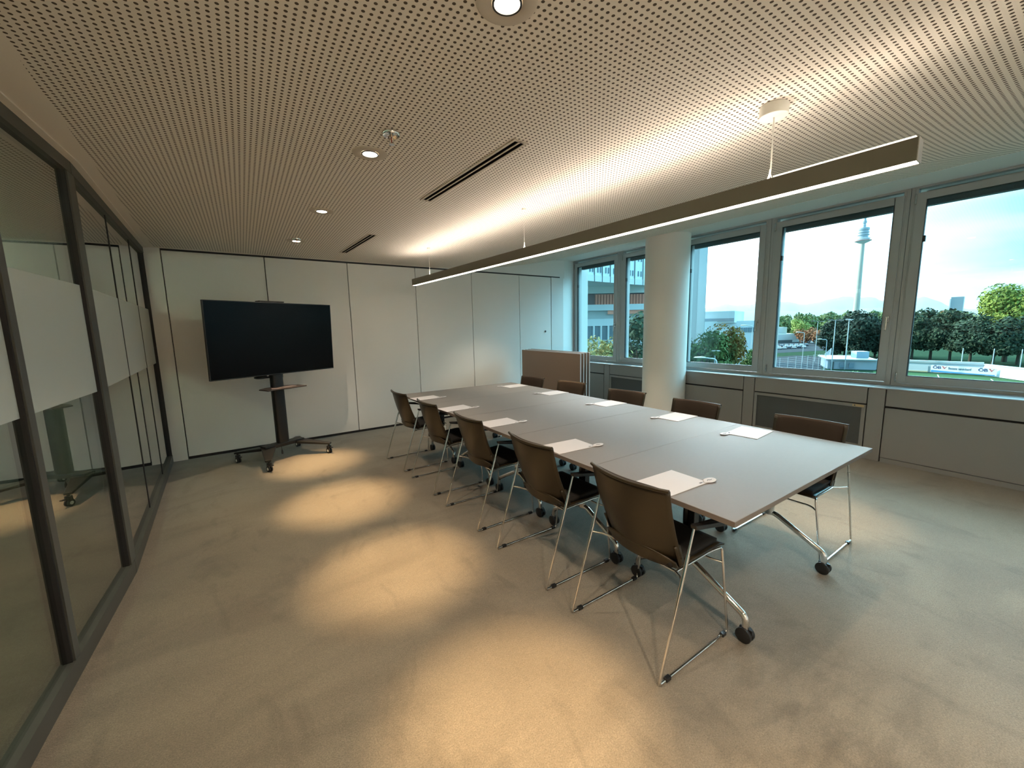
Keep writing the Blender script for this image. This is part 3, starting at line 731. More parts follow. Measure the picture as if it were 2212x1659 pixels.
MB().box(-4.40, -4.10, -2.2, 5.9, 2.15, 2.18).box(-4.13, -4.10, -2.2, 5.9, 2.18, 2.27).build('fill_baffle', LAMPWHITE, wc)  # added shelf and lip that keep the fill strip out of view
MB().box(-4.31, -4.21, -2.1, 5.8, 2.182, 2.20).build('fill_strip', emis('corridor_fill', (.95, 1, .88), 12.0), wc)  # added emissive fill for the glass wall and left side, not a known lamp
#OUTDOOR
# ================================================================== the world outside (bearing and distance from the window side, ground 14 m below)
GZ = -12.5
def pol(az, d, z=0): a = math.radians(az); return Vector((CX+d*math.sin(a), CY+d*math.cos(a), z))
def zel(el, d): return CH + d*math.tan(math.radians(el))
random.seed(5)
def leafmat(name, c1, c2, sc=.35):
    m = mat(name, c2, .8, spec=.2); t = m.node_tree; b_ = t.nodes['Principled BSDF']
    n1 = t.nodes.new('ShaderNodeTexNoise'); n1.inputs['Scale'].default_value = sc; n1.inputs['Detail'].default_value = 4
    tcn = t.nodes.new('ShaderNodeTexCoord'); r = t.nodes.new('ShaderNodeValToRGB'); r.color_ramp.elements[0].position = .36; r.color_ramp.elements[1].position = .64
    r.color_ramp.elements[0].color = (*c1, 1); r.color_ramp.elements[1].color = (*c2, 1)
    t.links.new(tcn.outputs['Object'], n1.inputs[0]); t.links.new(n1.outputs[0], r.inputs[0]); t.links.new(r.outputs[0], b_.inputs['Base Color'])
    return m
GRASS = mat('turf', (.045, .08, .05), 1, spec=0, noise=(.5, .6, 4))
ASPH = mat('asphalt', (.07, .078, .088), 1, spec=0, noise=(.8, .8, 4))
PITCH = mat('pitch_grass', (.075, .14, .07), 1, spec=0, noise=(.25, .8, 3))
CONC = mat('concrete', (.62, .64, .62), .8, noise=(.2, .9, 4))
CONC_D = mat('concrete_dark', (.14, .15, .16), .8)
CORAL = mat('coral_panel', (.90, .34, .24), .6)
WHITEB = mat('white_facade', (.66, .69, .72), .7)
BGLASS = mat('building_glass', (.16, .22, .27), .15, spec=.6)
PALEMET = mat('pale_metal', (.55, .60, .64), .45, metal=.2)
BARK = mat('bark', (.09, .07, .05), .9)
HILLM = mat('hill_forest', (.055, .10, .055), .95, noise=(.0016, .7, 6))
o = MB().prism([tuple(pol(a_, 9000)[:2]) for a_ in range(20, 121, 5)]+[(6.5, -30), (6.5, 10), (5.0, 30), (5, 60)][::1], GZ-.5, GZ).build('ground', GRASS); o['kind'] = 'structure'
def flat(name, poly, z, m, kind='structure', label=None, cat=None):
    o = MB().prism([tuple(pol(*p)[:2]) for p in poly], GZ, GZ+z).build(name, m)
    if kind: o['kind'] = kind
    if label: tag(o, label, cat)
    return o
flat('football_pitch', [(75.8, 149), (77.5, 60), (100, 60), (95, 112), (91, 126), (83.4, 149.5), (80, 149.5)], .05, PITCH, None, 'green football pitch below the right-hand window', 'pitch')
pl_ = MB()
for (a1, d1, a2, d2) in ((80.55, 146, 80.8, 132), (83.95, 142, 84.4, 131)):
    p, q = pol(a1, d1), pol(a2, d2); t_ = (q-p).normalized(); n_2 = Vector((-t_.y, t_.x, 0)); pl_.obox((p+q)/2+Vector((0,0,GZ+.07)), (q-p)/2, n_2*.09, (0,0,.01))
o = pl_.build('pitch_marking', mat('line_white', (.8, .8, .8), .8)); o.parent = bpy.data.objects['football_pitch']
flat('car_park', [(62.8, 210), (66.5, 215), (72.5, 250), (71.8, 420), (66.5, 420), (62.5, 330)], .04, ASPH)
flat('access_road', [(60.5, 60), (67.5, 60), (71.4, 140), (71.5, 200), (69.0, 205), (66.5, 190), (62.5, 190)], .03, ASPH)

# ---- trees
def crown_mesh(name, blobs, n, size, m, seed=1, droop=0.0):
    rnd = random.Random(seed); vs = []; fs = []
    tot = sum(b_[3]*b_[3] for b_ in blobs)
    for (bx_, by_, bz_, r, sq) in blobs:
        k = int(n*r*r/tot)
        for _ in range(k):
            while True:
                d = Vector((rnd.uniform(-1,1), rnd.uniform(-1,1), rnd.uniform(-1,1)))
                if .1 < d.length < 1: break
            d = d.normalized()*(rnd.random()**.28)
            c = Vector((bx_+d.x*r, by_+d.y*r, bz_+d.z*r*sq)); s_ = size*rnd.uniform(.6, 1.25)
            nrm = (d+Vector((rnd.uniform(-.8,.8), rnd.uniform(-.8,.8), rnd.uniform(-.4,.9)))).normalized()
            u = nrm.orthogonal().normalized(); w = nrm.cross(u); a_ = rnd.uniform(0, 2*PI)
            u, w = u*math.cos(a_)+w*math.sin(a_), w*math.cos(a_)-u*math.sin(a_)
            i0 = len(vs); vs += [c+u*s_, c+w*s_*.55, c-u*s_, c-w*s_*.55]; fs.append((i0, i0+1, i0+2, i0+3))
    b_ = MB(); b_.add(vs, fs); return b_.build(name, m, recalc=False)
def tree(kind, label, blobs, n, size, m, h, tr, group=None, seed=1, core=None):
    t = thing(kind, label, 'tree', group=group)
    crown_mesh('crown', blobs, n, size, m, seed).parent = t
    tk = MB(); tk.tube([(0,0,0), (.05*h*.1, 0, h*.35), (0, .02*h, h*.72)], [tr, tr*.7, tr*.25], 8)
    for k in range(5):
        a_ = k*1.3+seed; z0 = h*(.3+.08*k); tk.tube([(0,0,z0), (math.cos(a_)*h*.12, math.sin(a_)*h*.12, z0+h*.15), (math.cos(a_)*h*.2, math.sin(a_)*h*.2, z0+h*.27)], [tr*.4, tr*.25, tr*.1], 6)
    tk.build('trunk', BARK, t, smooth=40); return t
def round_blobs(h, w, seed, n=9, low=.32):
    r = random.Random(seed); B = [(0, 0, h*(low+1)/2, w*.40, (1-low)*h/2/(w*.40)*.92)]
    for k in range(n):
        a_ = r.uniform(0, 2*PI); q = r.uniform(.2, .33)*w*1.0; z = r.uniform(low+.12, .90)*h; sp = math.sqrt(max(.05, 1-((z/h-(low+1)/2)/((1-low)/2))**2))
        B.append((math.cos(a_)*q*sp*1.0, math.sin(a_)*q*sp*1.0, z, w*r.uniform(.14, .22), 1.0))
    return B
L_DARK = leafmat('leaves_dark', (.018, .036, .026), (.042, .072, .052))
L_GREEN = leafmat('leaves_green', (.045, .09, .03), (.13, .20, .06))
L_YG = leafmat('leaves_yellow_green', (.14, .20, .045), (.34, .38, .08), .22)
L_YEL = leafmat('leaves_yellow', (.22, .20, .07), (.58, .44, .16), .9)
L_ORG = leafmat('leaves_orange', (.10, .11, .035), (.42, .20, .05), .4)
L_RUST = leafmat('leaves_rust', (.20, .10, .05), (.42, .17, .08), .5)
def place(t, az, d, rz=0, sc=None):
    t.location = pol(az, d, GZ); t.rotation_euler = (0, 0, rz)
    if sc: t.scale = sc
# seven dark evergreens in front of the tower and along the pitch
protoD = tree('evergreen_tree', 'dark dense evergreen, left edge of the row before the television tower', round_blobs(17, 15, 3, 12, .08), 5200, .55, L_DARK, 17, .35, seed=3); kids()
place(protoD, 72.15, 205, 0, (.85, .85, .74))
for az, d, s_, lb in ((73.3, 208, (1.05, 1.0, .98), 'dark dense evergreen right before the foot of the television tower'), (74.6, 200, (1.1, 1, 1.0), 'tallest dark evergreen just right of the television tower'),
                      (75.8, 206, (1, 1, .93), 'dark evergreen right of the tower, by the window handle'), (77.2, 212, (1, 1, .9), 'dark evergreen hidden in part by the post between the two right windows')):
    dup(protoD, pol(az, d, GZ), az, lb, scale=s_)
protoG = tree('broadleaf_tree', 'dark green tree at the left edge of the right-hand window', round_blobs(17, 15, 8, 12, .16), 5200, .55, leafmat('leaves_mid', (.022, .044, .030), (.070, .105, .060)), 17, .4, seed=8); kids()
place(protoG, 78.6, 198, 0, (.9, .9, .92))
for az, d, s_, rz, lb in ((79.9, 200, (1.05, 1.05, 1.02), 1, 'green tree above the left end of the banner'), (81.2, 196, (1, 1, .98), 2.2, 'green tree above the middle of the banner, below the far hotel block'),
                          (82.5, 188, (.95, .95, .86), 3.4, 'green tree in front of the foot of the tall yellow-green poplar'), (83.9, 184, (.9, .9, .80), 4.4, 'green tree before the poplar, right of the banner middle'), (85.3, 190, (1, 1, .86), 5.0, 'green tree at the right edge behind the pitch')):
    dup(protoG, pol(az, d, GZ), rz, lb, scale=s_)
big = tree('poplar_tree', 'tall yellow-green tree towering at the right edge of the view', [(0, 0, 14, 8.4, 1.25), (-5, 1, 11, 5.2, 1.2), (4.5, -1, 13, 5.8, 1.3), (0, 3, 19.5, 5.2, 1.1), (-2.5, -3, 18.5, 4.6, 1.1), (3, 2, 18, 5.0, 1.2), (-7.0, 1.5, 8.5, 3.6, 1.0), (6, -5, 8, 5, 1.1)], 9000, .55, L_YG, 25, .7, seed=11)
place(big, 84.55, 200, .4, (.92, .92, .985))
# autumn and green trees on the left
tree_y = tree('autumn_tree', 'yellow autumn tree in the far left window', round_blobs(9.5, 9.5, 21, 12, .12), 6000, .22, L_YEL, 9.5, .2, seed=21); place(tree_y, 46.2, 44, 0, (1, 1, 1.25))
tree_p = tree('pine_tree', 'tall dark green tree half hidden by the left edge of the column', round_blobs(17, 9, 31, 14, .1), 6500, .30, leafmat('leaves_pine', (.03, .06, .04), (.08, .14, .085)), 17, .3, seed=31); place(tree_p, 51.2, 50, 0, (1, 1, .93))
dup_src = tree('green_tree', 'dark green tree behind the yellow autumn tree', round_blobs(12, 8, 33, 12, .1), 4500, .28, L_GREEN, 12, .25, seed=33); place(dup_src, 48.1, 58, 0, (1, 1, 1.0))
kids()
dup(dup_src, pol(59.3, 62, GZ), 1.0, 'dark green tree at the left edge of the window beside the column', scale=(1.0, 1.0, 1.12))
dup(dup_src, pol(60.4, 66, GZ), 2.0, 'green tree just left of the orange-topped autumn tree', scale=(.9, .9, .93))
dup(dup_src, pol(64.9, 92, GZ), 3.0, 'green tree beside the street lamp at the right of the column window', scale=(.8, .8, .78))
tree_o = tree('chestnut_tree', 'broad green tree with an orange autumn top beside the column', round_blobs(12.6, 11, 41, 14, .1), 8500, .27, L_ORG, 12.6, .3, seed=41); place(tree_o, 61.0, 68, 0, (.80, .80, 1.17))
tree_s = tree('shrub_tree', 'small ochre shrub below the trees left in the column window', round_blobs(6, 6, 51, 8, .05), 2500, .2, L_YEL, 6, .12, seed=51); place(tree_s, 59.0, 46, 0, (.8, .8, 1.0))
bush = tree('garden_shrub', 'light green shrub in front of the low white pavilion', round_blobs(4, 5, 61, 8, .05), 2600, .22, leafmat('leaves_light', (.16, .22, .07), (.40, .46, .18), .8), 4, .1, seed=61); kids(); place(bush, 74.3, 100, 0, (1, 1, 1.15))
dup(bush, pol(73.1, 98, GZ), 1, 'small light green shrub left of the pavilion shrub', scale=(.5, .5, .95)); dup(bush, pol(75.9, 97, GZ), 2, 'light green shrub at the right end of the pavilion', scale=(.9, .9, .72))
# distant wood between the car park and the hills
far0 = tree('distant_tree', 'tree of the distant green wood below the hills', round_blobs(17, 22, 71, 10, .05), 1500, 1.3, leafmat('leaves_far', (.10, .16, .06), (.34, .40, .16), .08), 17, .4, 'distant wood below the hills', seed=71); kids()
place(far0, 67.2, 420)
rr = random.Random(9)
for k in range(44):
    az = 66.3 + 10.2*(k % 22)/21.0 + rr.uniform(-.15, .15); d = 430 + (k//22)*330 + rr.uniform(-30, 60); sz = rr.uniform(.75, 1.05)*(1+.35*(k//22))
    dup(far0, pol(az, d, GZ), rr.uniform(0, 6), scale=(sz, sz, sz*rr.uniform(.95, 1.22)))
for k in range(9): dup(far0, pol(77.8+k*.55, 380+rr.uniform(-30, 30), GZ), rr.uniform(0, 6), 'pale tree crown rising behind the green row in the right window', group='tree crowns behind the pitch row', scale=(1, 1, rr.uniform(.95, 1.1)))
yb0 = tree('yellow_tree', 'rounded bright yellow-green tree left of the tower', round_blobs(15, 16, 81, 8, .1), 2200, .75, leafmat('leaves_bright', (.20, .26, .06), (.42, .48, .14), .2), 15, .3, seed=81); place(yb0, 69.3, 345, 0, (1, 1, .98))
ru = tree('rust_tree', 'rusty red autumn trees behind the car park, left clump', round_blobs(9, 14, 91, 8, .05), 1600, .6, L_RUST, 9, .25, seed=91); kids(); place(ru, 69.9, 330, 0, (1.2, 1.2, 1)); ru['label'] = 'rusty red autumn tree below the bright yellow-green tree'
dup(ru, pol(71.2, 300, GZ), 1, 'rusty orange autumn tree at the left foot of the dark evergreens', scale=(1.1, 1.1, .95))
dup(ru, pol(80.7, 400, GZ), 2, 'orange tree crown beneath the far hotel block', scale=(1.5, 1.5, 1.95))

# ---- morning haze over the far ground
hz = MB().box(600, 12000, -4000, 12000, GZ-2, 270).build('air_haze', None); hm = bpy.data.materials.new('haze'); hm.use_nodes = True; t = hm.node_tree; t.nodes.clear()
vs_ = t.nodes.new('ShaderNodeVolumeScatter'); vs_.inputs['Color'].default_value = (.72, .90, 1, 1); vs_.inputs['Density'].default_value = .00008; vs_.inputs['Anisotropy'].default_value = .25
oo = t.nodes.new('ShaderNodeOutputMaterial'); t.links.new(vs_.outputs[0], oo.inputs['Volume']); hz.data.materials.append(hm); tag(hz, 'thin blue haze lying over the distant hills and wood', 'haze', kind='stuff')
# ---- hills
for nm, prof, d0 in (('hill_ridge', [(55, 1.2), (58, 1.7), (60.2, 2.05), (61.5, 2.3), (63, 2.1), (65, 2.25), (67.7, 2.3), (69.3, 1.92), (70.5, 2.05), (71.8, 2.42), (72.7, 2.55), (73.6, 2.5), (75.0, 2.35), (76.2, 1.9), (77.6, 1.75), (78.3, 2.1), (78.9, 2.15), (79.8, 1.75), (80.8, 1.2), (82, .8), (84, .6), (90, .5)], 7000),
                     ('hill_foreland', [(55, .9), (60, 1.0), (64, 1.35), (67, 1.25), (70, .95), (73, 1.1), (76, 1.25), (78, .9), (81, .6), (90, .4)], 4800)):
    b_ = MB(); nseg = 140; vs = []
    for i in range(nseg+1):
        az = 54+37*i/nseg
        for j in range(len(prof)-1):
            if prof[j][0] <= az <= prof[j+1][0] or (j == 0 and az < prof[0][0]) or (j == len(prof)-2 and az > prof[-1][0]):
                k = min(max((az-prof[j][0])/(prof[j+1][0]-prof[j][0]), 0), 1); k = k*k*(3-2*k); el = prof[j][1]*(1-k)+prof[j+1][1]*k; break
        el += .03*math.sin(az*9.1)+.02*math.sin(az*21)
        for q, dd in ((0, -1500), (.45, -750), (.8, -300), (1, 0), (.6, 700), (0, 1600)):
            d = d0+dd+80*math.sin(az*3.1+q*4); vs.append(pol(az, d, GZ+(zel(el, d0)-GZ)*q))
    b_.add(vs, [(i*6+j, (i+1)*6+j, (i+1)*6+j+1, i*6+j+1) for i in range(nseg) for j in range(5)])
    o = b_.build(nm, HILLM, smooth=60); o['kind'] = 'structure'
# ---- television tower
tw = thing('television_tower', 'slender concrete television tower with a stacked round pod', 'tower', pol(73.95, 1100, GZ)); tw.rotation_euler = (0, 0, 0)
MB().lathe([(6.3, 0), (5.2, 40), (4.3, 90), (3.6, 150), (3.3, 172)], n=32).build('shaft', mat('tower_concrete', (.50, .48, .42), .8), tw, smooth=50)
PM = mat('pod_panel', (.30, .38, .45), .5); PW = mat('pod_white', (.60, .62, .64), .5)
MB().lathe([(3.6, 166.5), (9, 169.0), (13.2, 171.6), (13.4, 172.6), (9, 173.6), (9, 174.2), (11.0, 175.0), (11.0, 176.5), (8, 177.2)], n=40).build('lower_deck', PW, tw, smooth=30)
MB().lathe([(7.6, 177), (7.6, 182), (9.6, 182.6), (9.6, 183.6), (7.8, 184.2), (7.8, 187), (9.0, 187.4), (9.0, 188.4), (7.8, 189), (7.8, 192), (8.8, 192.5), (8.8, 196), (7.5, 197)], n=40).build('pod', PM, tw, smooth=30)
MB().lathe([(3.0, 196), (2.8, 203), (2.0, 204), (2.0, 230), (1.0, 232), (.8, 264)], n=20).build('mast', PM, tw, smooth=30)
MB().lathe([(.1, 204), (2.8, 205.2), (3.6, 208), (2.8, 211), (.1, 212)], c=(0, 0, 0), n=24).build('dish_ring', PM, tw, smooth=50)
MB().lathe([(13.3, 171.2), (13.6, 171.6), (13.6, 172.0), (13.3, 172.4)], n=40, close=True).build('red_rim', mat('tower_red', (.5, .12, .10), .5), tw, smooth=30)
# ---- far hotel block
hp = pol(81.2, 1500, GZ); ht = thing('tower_block', 'distant blue-grey tower block on the skyline of the right window', 'building', hp, -math.radians(81.2))
MB().prism([(-10.5, -8), (11, -8), (12.5, 8), (-11.5, 8)], 0, 66).build('facade', mat('tower_block_glass', (.22, .30, .36), .3), ht)
MB().prism([(-12.5, -9), (-10.4, -9), (-10.4, 0), (-12.5, 0)], 0, 62).build('white_edge', WHITEB, ht)
# ---- building with the stair tower left of the low blocks
def wallbox(name, az0, d0, az1, d1, z0, z1, m, parent=None, th=6.0, bevel=0):
    p, q = pol(az0, d0), pol(az1, d1); t_ = (q-p).normalized(); n_2 = Vector((-t_.y, t_.x, 0))
    if n_2.dot(p-Vector((CX, CY, 0))) < 0: n_2 = -n_2
    return MB().obox((p+q)/2+n_2*th/2+Vector((0,0,(z0+z1)/2)), (q-p)/2, n_2*th/2, (0, 0, (z1-z0)/2)).build(name, m, parent)
tb_ = thing('stair_tower', 'tall plain blue-grey concrete tower beside the column', 'building')
wallbox('tower_wall', 54.5, 100, 59.15, 100, GZ, 34, mat('tower_wall', (.42, .48, .52), .7, noise=(.15, .92, 3)), tb_, 9)
wallbox('ribbed_strip', 58.2, 99.7, 59.1, 99.7, GZ, 34, PALEMET, tb_, .3)
ob = thing('office_block', 'white office block with a ribbon of windows behind the autumn tree', 'building')
wallbox('upper_floor', 58.6, 150, 62.45, 148, 1.6, zel(1.45, 149), WHITEB, ob, 18); wallbox('window_band', 58.6, 149.8, 62.4, 147.8, 2.0, 3.0, BGLASS, ob, 1)
wallbox('lower_wing', 58.6, 146, 65.0, 156, GZ, zel(.22, 150), WHITEB, ob, 14)
for k in range(6): wallbox('window', 62.1+k*.48, 150.9+k*.78, 62.1+k*.48+.38, 151.5+k*.78, -1.6, -.1, BGLASS, ob, .5)
wallbox('window_band', 59.5, 146.6, 61.9, 150.4, -5.2, -4.2, BGLASS, ob, .6)
wh = thing('white_hall', 'long low white hall behind the rows of parked cars', 'building')
wallbox('tall_section', 65.0, 330, 67.92, 345, GZ, zel(-.62, 340), WHITEB, wh, 25); wallbox('long_section', 65.0, 318, 69.68, 345, GZ, zel(-1.42, 335), WHITEB, wh, 30)
wallbox('dark_base', 65.2, 317, 69.0, 341, GZ, GZ+1.6, CONC_D, wh, 1)
# ---- curved office building on the left
cbld = thing('curved_building', 'curved office building with pale bands and coral panels in the far left windows', 'building')
def arc(name, pts, z0, z1, m, th=5, parent=cbld):
    A = [pol(*p) for p in pts]; B_ = [pol(p[0], p[1]+th) for p in pts]; b_ = MB(); n_ = len(A)
    b_.prism([tuple(v[:2]) for v in A]+[tuple(v[:2]) for v in B_[::-1]], z0, z1); return b_.build(name, m, parent)
AZ = [38, 40, 42, 44, 46, 48, 50, 52, 54]
low = [(a_, 70+.35*(a_-42)) for a_ in AZ]; rec = [(a_, d+.7) for a_, d in low]; upp = [(a_, 59.0*(math.tan(math.radians(6.25))/math.tan(math.radians(6.25-.125*(a_-42.8))))) for a_ in AZ]
arc('body', [(a_, d+1.6) for a_, d in low], GZ, 20, CONC, 12)
def ZB(el): return zel(el, 71)
arc('band', low, ZB(4.36), ZB(6.6), CONC, 2); arc('band', low, ZB(2.06), ZB(2.87), WHITEB, 2); arc('band', low, ZB(-.04), ZB(.92), WHITEB, 2); arc('band', low, GZ, ZB(-2.0), WHITEB, 2)
arc('recess', rec, ZB(2.87), ZB(4.36), CONC_D, 1); arc('recess', rec, ZB(.92), ZB(2.06), mat('recess_grey', (.42, .44, .44), .7), 1)
arc('coral_panel', [(a_, d+.25) for a_, d in [(45.3, 71.1), (47, 71.7), (49.6, 72.6)]], ZB(2.87), ZB(4.25), CORAL, .5); arc('coral_panel', [(a_, d+.25) for a_, d in [(49.95, 72.8), (52, 73.5), (54, 74.2)]], ZB(2.87), ZB(4.2), CORAL, .5)
arc('coral_panel', [(a_, d+.3) for a_, d in [(47.0, 71.7), (49.5, 72.6), (53, 73.8)]], ZB(1.55), ZB(2.06), CORAL, .5)
arc('shade_panel', [(a_, d+.3) for a_, d in [(44.3, 70.8), (45.25, 71.1)]], ZB(2.87), ZB(4.3), mat('shade_brown', (.16, .10, .10), .7), .4)
b_ = MB()
for k in range(22):
    az = 45.3+k*.385; p = pol(az, 71.1+.35*(az-45.3)+.15); b_.obox(p+Vector((0,0,(ZB(2.87)+ZB(4.2))/2)), (.05,0,0), (0,.05,0), (0,0,(ZB(4.2)-ZB(2.87))/2))
b_.build('panel_joints', mat('joint_brown', (.30, .10, .07), .7), cbld)
arc('glazing', [(a_, d+.3) for a_, d in low], ZB(-2.0), ZB(-.04), BGLASS, .6)
b_ = MB()
for k in range(11):
    az = 42.2+k*.98; p = pol(az, 69.9+.35*(az-42)); b_.obox(p+Vector((0,0,(ZB(-2.0)+ZB(-.04))/2)), (.12,0,0), (0,.12,0), (0,0,(ZB(-.04)-ZB(-2.0))/2))
b_.build('glazing_posts', WHITEB, cbld)
b_ = MB(); az = 41
while az < 54:
    k = 59.0*(math.tan(math.radians(6.25))/math.tan(math.radians(6.25-.125*(az-42.8)))); p = pol(az, k-.12); b_.obox(p+Vector((0,0,14)), (.045,0,0), (0,.045,0), (0,0,6)); az += 1.05
b_.build('curtain_mullions', CONC_D, cbld)
ub = arc('upper_block', upp, 8.05, 20, mat('curtain_glass', (.66, .74, .80), .3), 11)
b_ = MB(); az = 41.1; kk = 0
while az < 54:
    k = 59.0*(math.tan(math.radians(6.25))/math.tan(math.radians(6.25-.125*(az-42.8)))); p = pol(az, k-.06)
    if kk % 3: b_.obox(p+Vector((0,0,9.75)), (.12,0,0), (0,.05,0), (0,0,.42)); b_.obox(p+Vector((0,0,12.6)), (.12,0,0), (0,.05,0), (0,0,.9))
    az += .35; kk += 1
b_.build('office_windows', BGLASS, cbld)
arc('parapet', [(a_, d-.1) for a_, d in upp], 8.0, 8.9, PALEMET, .3)

# ---- sports ground wall, banner, pavilion
sw = thing('boundary_wall', 'long pale wall along the far side of the football pitch', 'wall')
wallbox('wall_run', 76.0, 153.5, 83.4, 151.5, GZ, GZ+2.55, WHITEB, sw, .3); wallbox('wall_run', 83.4, 151.5, 91, 128, GZ, GZ+2.55, WHITEB, sw, .3)
wallbox('wall_cap', 76.0, 153.2, 83.4, 151.2, GZ+2.55, GZ+3.1, PALEMET, sw, .9); wallbox('wall_cap', 83.4, 151.2, 91, 127.8, GZ+2.55, GZ+2.8, PALEMET, sw, .5)
pa = wallbox('pale_board', 77.6, 152.6, 79.85, 151.9, GZ+.25, GZ+1.9, mat('pale_board', (.62, .70, .74), .6), sw, .1)
wallbox('yellow_edge', 77.6, 152.5, 79.85, 151.8, GZ+.05, GZ+.35, mat('yellow_edge', (.62, .55, .34), .6), sw, .1)
P1, P2 = pol(80.03, 151.2), pol(84.25, 147.6); bd = (P2-P1); bl = bd.length; bd.normalize(); bn = Vector((-bd.y, bd.x, 0)); bn = bn if bn.dot(P1-Vector((CX, CY, 0))) < 0 else -bn
bo = thing('advertising_banner', 'white banner with lettering and a blue lower stripe on the pitch wall', 'banner'); 
ang = math.atan2(bd.y, bd.x); bo.location = (P1.x, P1.y, GZ); bo.rotation_euler = (0, 0, ang)
MB().box(0, bl, -.05, .0, .28, 2.05).build('cloth', mat('banner_white', (.74, .78, .80), .6), bo)
MB().add([(.1, -.07, .30), (bl-.25, -.07, .30), (bl-.3, -.07, .50), (6, -.07, .56), (.1, -.07, .78), (.1, -.055, .30), (bl-.25, -.055, .30), (bl-.3, -.055, .50), (6, -.055, .56), (.1, -.055, .78)], [(0,1,2,3,4), (9,8,7,6,5)]+[(i, (i+1) % 5, 5+(i+1) % 5, 5+i) for i in range(5)]).build('blue_stripe', mat('banner_blue', (.05, .30, .62), .6), bo)
def text(body, x, z, size, m, parent, sx=1.0):
    cu = bpy.data.curves.new('lettering', 'FONT'); cu.body = body; cu.size = size; cu.extrude = .01; cu.offset = size*.02
    o = bpy.data.objects.new('lettering', cu); COL.objects.link(o)
    bpy.context.view_layer.update(); me = bpy.data.meshes.new_from_object(o.evaluated_get(bpy.context.evaluated_depsgraph_get()))
    bpy.data.objects.remove(o); o = bpy.data.objects.new('lettering', me); COL.objects.link(o); me.materials.clear(); me.materials.append(m); o.parent = parent
    o.location = (x, -.075, z); o.rotation_euler = (PI/2, 0, 0); o.scale = (sx, 1, 1); return o
NAVY = mat('banner_navy', (.02, .06, .20), .6); GREYT = mat('banner_grey', (.10, .17, .26), .6); REDV = mat('banner_red', (.55, .10, .13), .6)
u_ = bl/11.1
for x in (.35*u_, 8.15*u_):
    text('\u00d6B', x, 1.18, 1.0, NAVY, bo, 1.15)
    vx = x+1.70
    MB().add([(vx, -.08, 1.92), (vx+.28, -.08, 1.92), (vx+.48, -.08, 1.50), (vx+1.0, -.08, 1.95), (vx+.50, -.08, 1.17), (vx, -.06, 1.92), (vx+.28, -.06, 1.92), (vx+.48, -.06, 1.50), (vx+1.0, -.06, 1.95), (vx+.50, -.06, 1.17)],
             [(4,3,2,1,0), (5,6,7,8,9)]+[(i, (i+1) % 5, 5+(i+1) % 5, 5+i) for i in range(5)]).build('logo_check', REDV, bo)
text('Bestens versichert!', 3.15*u_, 1.17, .80, GREYT, bo, .66)
pv = thing('pavilion', 'low white pavilion with a flat roof and a roof box beside the pitch', 'building')
wallbox('walls', 71.95, 150, 76.0, 152, GZ, GZ+2.7, mat('pavilion_wall', (.50, .54, .62), .7), pv, 12); wallbox('roof', 71.75, 149, 76.1, 151, GZ+2.7, GZ+3.0, PALEMET, pv, 16)
wallbox('roof_box', 74.35, 155, 75.35, 156, GZ+3.0, GZ+4.9, mat('roof_box', (.30, .42, .52), .5), pv, 4); wallbox('door', 72.25, 149.7, 72.5, 149.9, GZ, GZ+2.1, CONC_D, pv, .3)
wallbox('shutter', 73.0, 149.9, 73.5, 150.1, GZ+.5, GZ+1.9, mat('shutter', (.22, .30, .38), .6), pv, .3); wallbox('shutter', 73.8, 150.1, 74.2, 150.3, GZ+.5, GZ+1.9, MATS['shutter'], pv, .3)
# ---- lamp posts
def post(label, az, d, ztop, r, arm=1.2, group=None):
    t = thing('floodlight_mast', label, 'mast', pol(az, d, GZ), group=group)
    h = ztop-GZ; MB().tube([(0,0,0), (0,0,h)], [r, r*.6], 10).build('mast', PALEMET, t)
    MB().tube([(0, -arm, h-.1), (0, arm, h+.1)], .07, 6).obox((0, -arm, h), (.5, 0, 0), (0, .45, 0), (0, 0, .12)).obox((0, arm, h+.15), (.5, 0, 0), (0, .45, 0), (0, 0, .12)).build('lamp_heads', CONC_D if arm > .5 else PALEMET, t); return t
post('tall pale mast standing at the pavilion, before the dark evergreens', 73.45, 150, 1.7, .16, .3); post('tall mast with a dark lamp head left of the dark evergreens', 72.3, 147, 1.6, .14, 1.3)
post('distant mast with a dark lamp head left of the tower trees', 70.75, 175, 1.4, .10, 1.4)
def street(label, az, d, h, side=1):
    t = thing('street_lamp', label, 'street lamp', pol(az, d, GZ), -math.radians(az))
    MB().tube(fillet([(0,0,0), (0,0,h), (-1.6*side, 0, h+.15)], .5), .075, 8).build('pole', PALEMET, t, smooth=40)
    MB().lathe([(0, -.10), (.30, -.08), (.36, 0), (.28, .10), (0, .14)], n=16).build('lamp_head', LAMPWHITE, t, smooth=50).location = (-1.8*side, 0, h+.15)
    COL.objects[-1].scale = (1.9, .8, 1); return t
street('white street lamp close below the window beside the column', 60.75, 52, 9.9, 1); street('street lamp rising in front of the white office block', 64.45, 110, 13.2, 1)
street('street lamp at the road between the car rows and the hall', 69.6, 170, 10.2, 1); street('street lamp near the left foot of the dark evergreens', 71.7, 160, 8.2, 1); street('slim lamp in front of the orange-topped tree', 60.5, 60, 10.2, .01)
